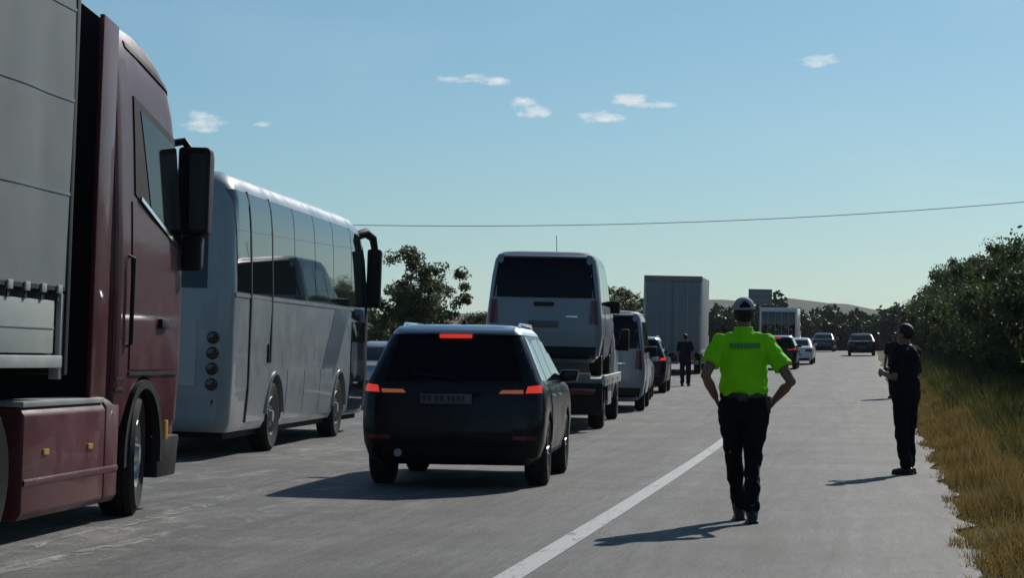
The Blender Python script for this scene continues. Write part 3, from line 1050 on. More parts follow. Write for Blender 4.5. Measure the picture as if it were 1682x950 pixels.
    # side skirt in two panels with a pale top edge
    sk = MB().prism([(sg * 1.20, .17), (sg * 1.235, .22), (sg * 1.235, .90), (sg * 1.19, .97), (sg * .85, .97), (sg * .85, .17)], 'y', -1.06, -.70).build('skirt_corner', 'red_skirt', trk, bevel=.015)
    sk = MB().prism([(sg * 1.20, .17), (sg * 1.235, .22), (sg * 1.235, .88), (sg * 1.20, .93), (sg * .85, .93), (sg * .85, .17)], 'y', -3.1, -1.09).build('side_skirt', 'red_skirt', trk, bevel=.015)
    MB().box(*sorted((sg * .95, sg * 1.225)), -3.1, -1.10, .933, .972).build('skirt_step', 'alu', sk, bevel=.006)
    MB().prism([(sg * 1.238, .40), (sg * 1.246, .415), (sg * 1.246, .435), (sg * 1.238, .45)], 'y', -3.08, -.72).build('skirt_crease', 'red_skirt', sk)
B.end_patch([(-1.05, 2.15), (1.05, 2.15), (.95, 3.1), (-.95, 3.1)], True, nv=10).build('windscreen', 'glass', trk)
MB().prism([(-1.17, .95), (1.17, .95), (1.15, 3.5), (1.06, 3.86), (.9, 3.98), (-.9, 3.98), (-1.06, 3.86), (-1.15, 3.5)], 'y', -1.03, -.94).build('shaded_rear_wall', 'plastic', trk)  # cab back coloured black to carry the shade of the trailer gap
B.end_patch([(-.9, 1.1), (.9, 1.1), (.95, 1.9), (-.95, 1.9)], True, off=.01).build('grille', 'plastic', trk)
MB().box(-1.15, 1.15, 1.05, 1.42, .35, .72).build('front_bumper', 'red_skirt', trk, bevel=.05)
MB().box(-.45, .45, -4.4, 1.0, .55, .95).build('chassis_frame', 'chassis', trk)
MB().prism([(-.85, 3.9), (-.75, 4.06), (-.5, 4.06), (0, 3.97), (-.1, 3.9)], 'x', -.75, .75).build('roof_spoiler', 'red_paint', trk, bevel=.03)
place(trk, cx0, cy0, TR, .5)

trl = thing('semi_trailer', 'grey curtain sided semi trailer at the left edge behind the burgundy cab', 'trailer')
HW = 1.26
Y1, Y0 = -2.25, -13.9
MB().box(-1.22, 1.22, Y0, Y1 - .06, 1.28, 4.05).build('load_body', 'chassis', trl)
for sg in (-1, 1):
    rows = []
    for i in range(13):
        z = 1.76 + (4.02 - 1.76) * i / 12
        rows.append([(sg * (HW + .010 * math.sin(j * 1.1 + i * .2) * math.sin(math.pi * i / 12) + .006 * math.sin(j * .53)), Y1 - .10 - j * (11.6 / 60), z) for j in range(61)])
    cu = MB().grid(rows, .02, (sg, 0, 0)).build('curtain', 'trailer', trl, 60)
    for z in (2.42, 3.08, 3.72):
        i = (z - 1.76) / (4.02 - 1.76) * 12
        fx = [sg * (HW + .005 + .010 * math.sin(j * 1.1 + i * .2) * math.sin(math.pi * i / 12) + .006 * math.sin(j * .53)) for j in range(61)]
        MB().grid([[(fx[j], Y1 - .10 - j * (11.6 / 60), zz) for j in range(61)] for zz in (z - .011, z + .011)], .008, (sg, 0, 0)).build('curtain_seam', 'seam', cu, 60)
    MB().box(*sorted((sg * 1.18, sg * 1.262)), Y0, Y1 - .1, 4.02, 4.14).build('roof_rail', 'alu', trl, bevel=.01)
    # buckles hanging below the curtain hem
    MB().box(*sorted((sg * 1.235, sg * 1.27)), Y0 + .1, Y1 - .14, 1.735, 1.765).build('curtain_hem', 'plastic', trl)
    bk = MB().box(*sorted((sg * 1.268, sg * 1.285)), -.05, .05, 1.715, 1.775).mesh('buckle', M['alu'], 38, .004)
    st = MB().box(*sorted((sg * 1.262, sg * 1.270)), -.022, .022, 1.66, 1.73).mesh('strap', M['plastic'])
    for k in range(30):
        b1 = link('buckle', bk, trl); b1.location = (0, Y1 - .30 - k * .37, 0)
        s1 = link('strap', st, b1)
    # side boards
    for k in range(5):
        y1 = Y1 - .34 - k * 2.25
        sb = MB().box(*sorted((sg * 1.215, sg * 1.258)), y1 - 2.2, y1, 1.30, 1.665).build('side_board', 'sideboard', trl, bevel=.008)
        MB().box(*sorted((sg * 1.257, sg * 1.264)), y1 - 2.19, y1 - .01, 1.47, 1.482).build('board_ridge', 'sideboard', sb)
    MB().box(*sorted((sg * 1.20, sg * 1.268)), Y0, Y1 - .14, 1.20, 1.285).build('floor_rail', 'alu', trl, bevel=.008)
    MB().box(*sorted((sg * 1.18, sg * 1.255)), Y1 - .17, Y1 - .10, 1.12, 1.72).build('corner_post_foot', 'alu', trl, bevel=.006)
    MB().box(*sorted((sg * 1.19, sg * 1.272)), Y1 - .10, Y1 - .02, 1.15, 4.14).build('corner_post', 'plastic', trl, bevel=.008)
    MB().box(*sorted((sg * .45, sg * .60)), Y0, Y1 - .3, .98, 1.24).build('chassis_beam', 'chassis', trl)
    for k in range(3):
        wheel(trl, sg * 1.06, -9.2 - k * 1.31, .50, .34, 'rim_grey', 'truck')
MB().box(-1.24, 1.24, Y1 - .06, Y1, 1.15, 4.12).build('front_wall', 'plastic', trl, bevel=.01)
MB().box(-1.25, 1.25, Y0, Y1, 4.10, 4.16).build('roof', 'alu', trl)
place(trl, cx0, cy0, TR, .5)

# ------------------------------------------------------------------ recovery truck and the minibus it carries
twx, twy = corner_to_centre(-4.22, 40.2, 2.3, HEAD)
tow = thing('recovery_truck', 'flatbed recovery truck carrying a white minibus', 'truck')
bed = MB().box(-1.13, 1.13, .05, 6.2, .84, .93).build('bed', 'steel', tow, bevel=.01)
for sg in (-1, 1):
    MB().box(*sorted((sg * 1.10, sg * 1.165)), 0, 6.2, .80, .985).build('side_rail', 'alu', bed, bevel=.012)
    for k in range(3):
        MB().box(*sorted((sg * 1.14, sg * 1.18)), .7 + k * 1.9, .82 + k * 1.9, .86, .92).build('marker_lamp', 'lamp_amber_off', bed, bevel=.006)
    MB().box(*sorted((sg * .55, sg * 1.0)), -.06, .02, .64, .76).build('tail_lamp', 'lamp_red_off', tow, bevel=.01)
    MB().prism([(1.05, .50), (1.25, .84), (2.15, .84), (2.35, .50), (2.3, .5), (2.1, .79), (1.3, .79), (1.1, .50)], 'x', *sorted((sg * .72, sg * 1.1))).build('mudguard', 'plastic', tow)
    wheel(tow, sg * .93, 1.7, .40, .28, 'rim_grey', 'truck')
    wheel(tow, sg * .95, 6.9, .40, .24, 'rim_grey', 'truck')
    MB().box(*sorted((sg * .85, sg * 1.08)), 2.7, 4.0, .40, .78).build('tool_box', 'alu', tow, bevel=.015)
MB().box(-1.12, 1.12, -.02, .10, .36, .84).build('rear_panel', 'chassis', tow, bevel=.02)
MB().box(-1.05, 1.05, .0, .12, .30, .42).build('underrun_bar', 'plastic', tow, bevel=.015)
MB().box(.28, .52, -.045, -.02, .60, .67).build('licence_plate', 'lamp_clear', tow)
MB().box(-.40, .40, .1, 7.2, .46, .82).build('chassis_frame', 'chassis', tow)
MB().box(-.9, .9, .03, .12, .92, 1.02).build('bed_tail', 'steel', bed, bevel=.01)
TC = [(.45, 6.30, 7.9, .98, .06, .2), (.7, 6.28, 8.0, 1.02, .06, .25), (1.3, 6.28, 7.98, 1.02, .06, .25), (1.6, 6.28, 7.85, 1.0, .06, .25), (2.1, 6.3, 7.55, .92, .06, .25), (2.28, 6.34, 7.35, .84, .1, .25), (2.34, 6.5, 7.1, .6, .1, .2)]
B = Body(TC, 6, 10)
me = arches(B.shell().mesh('body'), 1.02, (6.9,), .42, .42)
finish(me, M['white_paint'], 30)
cab = link('cab', me, tow)
B.end_patch([(-.75, 1.5), (.75, 1.5), (.7, 2.1), (-.7, 2.1)]).build('rear_window', 'glass', cab)
B.end_patch([(-.85, 1.45), (.85, 1.45), (.75, 2.15), (-.75, 2.15)], True).build('windscreen', 'glass', cab)
for sg in (-1, 1):
    B.side_patch([(6.6, 1.42), (7.75, 1.42), (7.4, 2.1), (6.6, 2.1)], sg).build('side_window', 'glass', cab)
    MB().prism([(sg * 1.0, 1.4), (sg * 1.25, 1.4), (sg * 1.25, 1.85), (sg * 1.08, 1.85)], 'y', 7.6, 7.75).build('wing_mirror', 'plastic', cab, bevel=.03)
MB().box(-.6, .6, 6.45, 6.7, 2.36, 2.48).build('beacon_bar', 'lamp_amber_off', tow, bevel=.03)
place(tow, twx, twy, HEAD)

VAN = [(.26, .14, 4.85, .85, .1, .2), (.38, .03, 4.97, .96, .14, .3), (.7, 0, 5.0, 1.0, .16, .4), (1.0, .015, 4.93, 1.0, .16, .4), (1.15, .03, 4.4, .985, .16, .3), (1.25, .035, 4.15, .975, .16, .25),
       (1.8, .09, 3.55, .925, .16, .25), (2.1, .14, 3.2, .88, .16, .25), (2.2, .18, 3.05, .83, .17, .25), (2.25, .26, 2.9, .74, .2, .25), (2.27, .5, 2.6, .5, .15, .2)]
van = thing('minibus', 'white minibus with a full width black rear window on the recovery truck', 'van')
VAN = [(a, b, c, d * 1.05, e, f) for a, b, c, d, e, f in VAN]
B = Body(VAN, 7, 18)
me = arches(B.shell().mesh('body'), 1.05, (.95, 3.95), .34)
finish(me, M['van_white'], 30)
link('body', me, van)
B.end_patch([(-.93, 1.42), (.93, 1.42), (.84, 2.14), (-.84, 2.14)], off=.008, nu=16).build('rear_window', 'glass_matte', van)
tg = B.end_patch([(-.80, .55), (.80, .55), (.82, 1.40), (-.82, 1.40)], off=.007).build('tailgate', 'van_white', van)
MB().box(-.18, .18, -.02, .05, 1.27, 1.34).build('handle', 'plastic', tg, bevel=.01)
MB().box(-.27, .27, -.022, .02, .88, 1.0).build('licence_plate', 'plate', tg, bevel=.004)
MB().box(.40, .62, -.012, .03, 1.06, 1.10).build('badge', 'chrome', tg, bevel=.006)
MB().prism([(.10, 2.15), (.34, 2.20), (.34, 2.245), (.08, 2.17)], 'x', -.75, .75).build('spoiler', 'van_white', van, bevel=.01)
MB().tube([(.15, .9, 2.26), (.15, .75, 2.58)], .006, 6).build('antenna', 'plastic', van)
for sg in (-1, 1):
    B.end_patch([(sg * .83, .95), (sg * .985, .95), (sg * .965, 1.38), (sg * .85, 1.38)], off=.010).build('taillight', 'lamp_red_off', van)
    for q in ([(.35, 1.32), (1.45, 1.32), (1.45, 2.02), (.38, 2.02)], [(1.52, 1.32), (2.55, 1.32), (2.55, 2.02), (1.52, 2.02)], [(2.62, 1.32), (3.85, 1.32), (3.2, 2.0), (2.62, 2.02)]):
        B.side_patch(q, sg).build('side_window', 'glass', van)
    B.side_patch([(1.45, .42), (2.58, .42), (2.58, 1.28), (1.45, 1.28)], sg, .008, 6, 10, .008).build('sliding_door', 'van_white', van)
    MB().prism([(sg * .95, 1.2), (sg * 1.2, 1.2), (sg * 1.2, 1.45), (sg * .98, 1.45)], 'y', 3.85, 3.98).build('wing_mirror', 'plastic', van, bevel=.03)
    wheel(van, sg * .92, .95, .34, .22, 'rim_grey')
    wheel(van, sg * .92, 3.95, .34, .22, 'rim_grey')
B.end_patch([(-.93, .32), (.93, .32), (.96, .54), (-.96, .54)], off=.018, th=.03).build('rear_bumper', 'plastic', van)
B.end_patch([(-.85, 1.3), (.85, 1.3), (.78, 2.05), (-.78, 2.05)], True).build('windscreen', 'glass', van)
vh = rad(HEAD)
vy = 1.25
vX, vY = twx - math.sin(vh) * vy - .02, twy + math.cos(vh) * vy
place(van, vX, vY, HEAD)
van.matrix_world = Matrix.Translation((0, 0, .935)) @ van.matrix_world

# ------------------------------------------------------------------ box lorries
def box_lorry(label, x, y, head, w, h, l, body, trim, cabpaint, name='box_lorry', dark_door=False):
    t = thing(name, label, 'truck')
    hw = w / 2
    z0 = .95
    MB().box(-hw, hw, .02, l, z0, h).build('box_body', body, t, bevel=.02)
    MB().box(-hw - .01, hw + .01, -.01, .10, h - .22, h + .03).build('roof_header', 'steel' if not dark_door else body, t, bevel=.015)
    for sg in (-1, 1):
        dr = MB().box(*sorted((sg * .012, sg * (hw - .10))), -.035, .015, z0 + .05, h - .24).build('rear_door', 'glass' if dark_door else body, t, bevel=.01)
        for k in range(2):
            MB().tube([(sg * (.2 + k * .45), -.055, z0 + .08), (sg * (.2 + k * .45), -.055, h - .28)], .018, 6).build('lock_rod', 'alu', dr)
        MB().box(*sorted((sg * (hw - .09), sg * (hw + .012))), -.02, .10, z0 - .05, h - .22).build('corner_post', trim, t, bevel=.012)
        MB().box(*sorted((sg * .6, sg * 1.05)), .0, .06, .62, .74).build('tail_lamp', 'lamp_red_off', t)
        MB().box(*sorted((sg * (hw + .0), sg * (hw + .015))), .12, l - .1, z0 - .02, z0 + .12).build('lower_rail', trim, t)
        for yy in (1.9, l + .9):
            wheel(t, sg * (hw - .2), yy, .48, .3, 'rim_grey', 'truck')
        MB().box(*sorted((sg * (hw - .06), sg * hw)), 2.7, l - .6, .45, .85).build('side_guard', 'alu', t, bevel=.01)
    MB().box(-hw + .1, hw - .1, .1, .2, .45, .6).build('underrun_bar', 'steel', t, bevel=.01)
    MB().box(-.42, .42, .1, l + 1.8, .55, .93).build('chassis_frame', 'chassis', t)
    lv = [(.5, l + .25, l + 2.1, hw - .1, .06, .2), (.9, l + .2, l + 2.2, hw - .03, .06, .25), (1.9, l + .2, l + 2.15, hw - .03, .06, .25), (2.6, l + .25, l + 1.9, hw - .15, .06, .25), (2.85, l + .4, l + 1.6, hw - .3, .08, .25)]
    Bc = Body(lv, 5, 8)
    cb = Bc.shell().build('cab', cabpaint, t, 30)
    for sg in (-1, 1):
        Bc.side_patch([(l + .7, 1.65), (l + 1.95, 1.65), (l + 1.7, 2.45), (l + .7, 2.45)], sg).build('side_window', 'glass', cb)
    Bc.end_patch([(-.9, 1.65), (.9, 1.65), (.8, 2.5), (-.8, 2.5)], True).build('windscreen', 'glass', cb)
    return place(t, x, y, head)


M['box_grey'] = mat('lorry_grey_panel', (.19, .21, .225), .5, .1, .4, var=.08, vscale=1.2, dirt=.25)
x_, y_ = corner_to_centre(-6.31, 100.2, 2.5, 1.3)
box_lorry('grey box lorry with closed rear doors, beyond the recovery truck', x_, y_, 1.3, 2.5, 4.25, 8.5, 'box_grey', 'alu', 'white_paint')
x_, y_ = corner_to_centre(-3.21, 147.3, 2.3, -1.5)
box_lorry('small white lorry with a dark rear, right of the officer\'s head', x_, y_, -1.5, 2.3, 3.1, 4.8, 'white_paint', 'white_paint', 'white_paint', dark_door=True)

# queue of cars
make_sedan('silver car in the left lane between the coach and the black car', 'silver_paint', -10.15, 49.5, HEAD)
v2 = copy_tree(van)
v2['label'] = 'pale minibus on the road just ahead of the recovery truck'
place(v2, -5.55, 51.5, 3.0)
make_sedan('silver car queued second ahead of the recovery truck', 'silver_paint', -5.95, 60.0, 3.6)
s2 = copy_tree(suv)
s2['label'] = 'black estate car queued third ahead of the recovery truck'
place(s2, -6.2, 67.5, 2.0)
make_sedan('white car nearest behind the grey box lorry', 'white_paint', -6.95, 76.5, 3.5)
s3 = copy_tree(suv)
s3['label'] = 'black estate car beyond the officer, just behind the small white lorry'
place(s3, -3.4, 114.0, -1)
make_sedan('white car at the far end of the queue', 'white_paint', -2.75, 126.0, -1.5)
make_sedan('dark blue car furthest away near the crest of the road', 'blue_paint', -1.9, 180.0, -2)
make_sedan('black car alone in the right lane far up the road', 'black_paint', .9, 151.0, 0)

# ------------------------------------------------------------------ road sign seen from behind
sg_ = thing('road_sign', 'grey rectangular road sign on a post, seen from behind above the officer', 'sign')
MB().box(-.82, .82, -.02, .02, 3.45, 4.5).build('panel', 'sign_back', sg_, bevel=.01)
MB().box(-.80, .80, -.06, -.02, 3.7, 3.76).build('brace', 'concrete', sg_)
MB().box(-.80, .80, -.06, -.02, 4.2, 4.26).build('brace', 'concrete', sg_)
MB().tube([(0, .06, 0), (0, .06, 4.45)], .06, 10).build('post', 'concrete', sg_)
place(sg_, -6.12, 162.6, 0)

# overhead cable
pts = []
for t in np.linspace(0, 1, 60):
    X = -52 + 130 * t
    y = 127 + .12 * X
    pts.append((X, y, 9.13 + .00145 * (X + 20.) ** 2))
cb_ = MB().tube(pts, .019, 6).build('overhead_cable', 'cable')
tag(cb_, 'thin overhead cable sagging across the sky', 'cable')

# ------------------------------------------------------------------ people


def limb(mb, pts, r):
    mb.tube(pts, r, 12)
    for p, q in zip(pts, r):
        mb.ell(p, (q, q, q), 10, 6)
    return mb


FOLD = bpy.data.textures.new('cloth_folds', 'CLOUDS')
FOLD.noise_scale = .10
FOLD.noise_depth = 2


def remesh(mb, name, m, voxel, smooth=6, fac=.5):
    me = mb.mesh(name)
    if name in ('shirt', 'trousers', 'shorts'):
        me = modified(me, [('REMESH', dict(mode='VOXEL', voxel_size=voxel)), ('SMOOTH', dict(iterations=smooth, factor=fac)),
                           ('DISPLACE', dict(texture=FOLD, strength=.045, mid_level=.5, texture_coords='LOCAL')), ('SMOOTH', dict(iterations=2, factor=.5))])
        me.name = name
        finish(me, M[m], 80)
        return me
    me = modified(me, [('REMESH', dict(mode='VOXEL', voxel_size=voxel)), ('SMOOTH', dict(iterations=smooth, factor=fac))])
    me.name = name
    finish(me, M[m], 80)
    return me


def hand(mb, wrist, elbow, palm_n, curl=.5, size=1.):
    """palm and five bent fingers following the forearm"""
    w, e = Vector(wrist), Vector(elbow)
    d = (w - e).normalized()
    n = Vector(palm_n); n = (n - d * n.dot(d)).normalized()
    s = d.cross(n)                                   # towards the thumb side
    pc = w + d * .05 * size
    for k in (-.028, -.009, .010, .028):
        mb.tube([w + s * k * .7, pc + s * k, w + d * .09 * size + s * k], [.017, .017, .014], 8)
    for k, ln in ((-.030, .062), (-.010, .078), (.010, .083), (.030, .074)):
        p0 = w + d * .085 * size + s * k
        p1 = p0 + (d * math.cos(curl * .6) + n * math.sin(curl * .6)) * ln * .5
        p2 = p1 + (d * math.cos(curl * 1.6) + n * math.sin(curl * 1.6)) * ln * .35
        p3 = p2 + (d * math.cos(curl * 2.3) + n * math.sin(curl * 2.3)) * ln * .22
        limb(mb, [p0, p1, p2, p3], [.0095, .009, .0085, .0075])
    t0 = w + d * .03 + s * .03
    limb(mb, [t0, t0 + (d * .6 + s * .8) * .03, t0 + (d * .85 + s * .45 + n * .3) * .062], [.012, .011, .009])


def head_part(mb, c, s=1.):
    """head facing +y with neck; c = centre of the skull"""
    x, y, z = c
    mb.ell((x, y - .008, z + .018), (.077 * s, .097 * s, .100 * s), 16, 12)
    mb.ell((x, y + .022, z - .055), (.060 * s, .070 * s, .072 * s), 14, 10)
    mb.ell((x, y + .048, z - .10), (.036 * s, .030 * s, .026 * s))
    mb.tube([(x, y + .085, z + .008), (x, y + .112, z - .028)], [.010, .015], 8)
    mb.ell((x, y + .104, z - .033), (.018, .014, .012))
    mb.tube([(x - .026, y + .082, z - .066), (x, y + .092, z - .064), (x + .026, y + .082, z - .066)], .008, 6)
    for sg in (-1, 1):
        mb.ell((x + sg * .078 * s, y - .008, z - .018), (.010, .020, .032))
        mb.ell((x + sg * .034, y + .078, z + .022), (.022, .014, .008))
    mb.tube([(x, y - .025, z - .20), (x, y - .012, z - .06)], [.062 * s, .055 * s], 12)


def torso(mb, cx, cy, grow=0., top=1.46, hips=.90, k=1.):
    mb.rings([(hips - .06, cx, cy, .10, .08), (hips, cx, cy, (.165 + grow) * k, (.118 + grow) * k), (hips + .1, cx, cy, (.165 + grow) * k, (.115 + grow) * k),
              (hips + .2, cx, cy + .005, (.152 + grow) * k, (.108 + grow) * k), (hips + .33, cx, cy + .008, (.168 + grow) * k, (.118 + grow) * k),
              (hips + .45, cx, cy, (.18 + grow) * k, (.12 + grow) * k), (top - .03, cx, cy - .008, (.158 + grow) * k, (.092 + grow) * k), (top + .03, cx, cy - .015, (.085 + grow) * k, (.066 + grow) * k),
              (top + .05, cx, cy - .015, .06, .055)], 24)


def eyes(root, body, c):
    for sg in (-1, 1):
        MB().ell((c[0] + sg * .034, c[1] + .082, c[2] + .002), (.013, .009, .010)).build('eye', 'hair', body)


def make_officer(x, y, rot):
    t = thing('person', 'person in a lime green shirt and black trousers walking away with hands on hips', 'person')
    V = .0075
    sh = {-1: Vector((-.178, -.01, 1.43)), 1: Vector((.178, -.01, 1.43))}
    elb = {-1: Vector((-.31, -.12, 1.165)), 1: Vector((.365, -.12, 1.115))}
    wri = {-1: Vector((-.225, .02, .995)), 1: Vector((.255, .02, .975))}
    hip = {-1: Vector((-.09, 0, .90)), 1: Vector((.09, 0, .90))}
    kne = {-1: Vector((-.070, .17, .50)), 1: Vector((.074, .02, .49))}
    ank = {-1: Vector((-.022, .20, .095)), 1: Vector((.046, -.20, .10))}
    b = MB()
    hc = (0.005, .015, 1.655)
    head_part(b, hc)
    torso(b, 0, 0)
    for s in (-1, 1):
        limb(b, [sh[s], (sh[s] + elb[s]) / 2, elb[s], elb[s] * .6 + wri[s] * .4, wri[s]], [.062, .050, .041, .043, .029])
        hand(b, wri[s], elb[s], (-s, .15, 0), .9)
        limb(b, [hip[s], (hip[s] + kne[s]) / 2, kne[s], kne[s] * .65 + ank[s] * .35, ank[s]], [.095, .078, .058, .056, .04])
        limb(b, [ank[s], ank[s] + Vector((0, .10, -.06))], [.04, .035])
    body = link('body', remesh(b, 'body', 'skin', V, 3), t)
    eyes(t, body, hc)
    # shirt: loose torso and short flared sleeves, bloused over the belt
    c = MB()
    c.rings([(.985, 0, 0, .168, .125), (1.0, 0, 0, .182, .136), (1.05, 0, 0, .196, .148), (1.14, 0, 0, .190, .142), (1.25, 0, .005, .193, .142), (1.36, 0, .002, .205, .142), (1.43, 0, -.006, .190, .116),
             (1.475, 0, -.012, .125, .090), (1.51, 0, -.015, .078, .072), (1.53, 0, -.012, .072, .070)], 28)
    for s in (-1, 1):
        d = (elb[s] - sh[s])
        limb(c, [sh[s] + Vector((-s * .07, 0, .01)), sh[s], sh[s] + d * .35], [.070, .072, .074])
        c.tube([sh[s] + d * .05, sh[s] + d * .35, sh[s] + d * .66 + Vector((s * .006, 0, 0))], [.072, .076, .082], 14)
    shirt = link('shirt', remesh(c, 'shirt', 'hivis', .009, 3), t)
    # collar and the small print across the shoulders
    MB().lathe([(.066, 0), (.070, 0), (.074, .03), (.070, .032)], 20).build('collar', 'hivis', shirt).matrix_local = Matrix.Translation((0, -.012, 1.518)) @ Matrix.Rotation(rad(-90), 4, 'Y')
    pr = MB()
    px = -.118
    for k in range(9):
        wd = (.022, .024, .020, .024, .022, .024, .022, .020, .023)[k]
        rows = []
        for zz in (1.378, 1.398, 1.418):
            rows.append([(px + wd * u, -.147 * math.sqrt(max(.0, 1 - ((px + wd * u) / .215) ** 2)) - .004 + max(0, (zz - 1.36)) * .28, zz) for u in (0, .5, 1)])
        pr.grid(rows, .004, (0, -1, 0))
        px += wd + .005
    pr.build('back_print', 'hivis_print', shirt)
    # trousers
    c = MB()
    c.rings([(.80, 0, .0, .10, .09), (.86, 0, 0, .192, .138), (.93, 0, 0, .196, .142), (1.0, 0, 0, .184, .134), (1.02, 0, 0, .178, .128)], 24)
    for s in (-1, 1):
        limb(c, [hip[s] + Vector((s * .012, 0, -.02)), (hip[s] + kne[s]) / 2, kne[s], kne[s] * .5 + ank[s] * .5, ank[s] + Vector((0, 0, .015))], [.108, .094, .072, .064, .062])
    tr = link('trousers', remesh(c, 'trousers', 'trouser', .010, 3), t)
    bl = MB().rings([(.985, 0, 0, .187, .138), (.985, 0, 0, .192, .143), (1.028, 0, 0, .190, .141), (1.028, 0, 0, .182, .133)], 28).build('belt', 'leather', tr)
    MB().box(.165, .21, -.07, .01, .86, 1.0).build('pouch', 'leather', bl, bevel=.012)
    MB().box(-.06, .02, -.165, -.128, .955, 1.02).build('radio_pouch', 'leather', bl, bevel=.01)
    for s in (-1, 1):
        a = ank[s]
        sh_ = MB()
        if s < 0:       # flat foot, ahead
            limb(sh_, [a + Vector((0, -.045, -.05)), a + Vector((0, .05, -.052)), a + Vector((0, .155, -.062))], [.043, .043, .034])
            sh_.tube([a + Vector((0, 0, .05)), a + Vector((0, -.005, -.04))], [.054, .05], 14)
            sh_.box(a.x - .042, a.x + .042, a.y - .085, a.y + .185, 0.0, .022)
        else:           # trailing foot
            limb(sh_, [a + Vector((0, -.045, -.05)), a + Vector((.005, .05, -.056)), a + Vector((.012, .15, -.064))], [.043, .043, .034])
            sh_.tube([a + Vector((0, 0, .05)), a + Vector((0, -.005, -.04))], [.054, .05], 14)
            sh_.box(a.x - .042, a.x + .046, a.y - .085, a.y + .18, 0.0, .022)
        link('boot', remesh(sh_, 'boot', 'leather', .008, 2), t)
    # hair at the nape and the cap with its open arch
    hr = MB().ell((hc[0], hc[1] - .014, hc[2] + .012), (.083, .101, .098), 20, 14)
    hv = hr.mesh('hair')
    bm = bmesh.new(); bm.from_mesh(hv)
    bmesh.ops.delete(bm, geom=[v for v in bm.verts if v.co.y > hc[1] + .035 or v.co.z < hc[2] - .075], context='VERTS')
    bm.to_mesh(hv); bm.free(); finish(hv, M['hair'], 60)
    link('hair', hv, body)
    nu, nv = 36, 10
    vs, fs = [], []
    for i in range(nv + 1):
        ph = math.pi / 2 * i / nv
        for k in range(nu):
            a = 2 * math.pi * k / nu
            f = math.cos(ph) ** .82
            vs.append((hc[0] + .090 * f * math.cos(a), hc[1] - .008 + .110 * f * math.sin(a), hc[2] + .028 + .105 * math.sin(ph)))
    for i in range(nv):
        for k in range(nu):
            a = 360. * (k + .5) / nu
            off = abs(a - 270)
            if 1 <= i <= 4 and off < 34 * math.cos(math.pi / 2 * (i - 1) / 4.2):
                continue
            fs.append((i * nu + k, i * nu + (k + 1) % nu, (i + 1) * nu + (k + 1) % nu, (i + 1) * nu + k))
    cp = MB().add(vs, fs).mesh('cap', M['cap'], 50)
    cp = modified(cp, [('SOLIDIFY', dict(thickness=.004))])
    cap = link('cap', cp, t)
    br = [[(hc[0] + u * .078, hc[1] + .095 - .035 * u * u + v * .075 * (1 - .35 * u * u), hc[2] + .033 - v * .022 - .012 * u * u) for u in np.linspace(-1, 1, 11)] for v in (0, .5, 1)]
    MB().grid(br, .005, (0, 0, 1)).build('brim', 'cap', cap)
    t.location = (x, y, gz(x, y)); t.rotation_euler = (0, 0, rot)
    return t


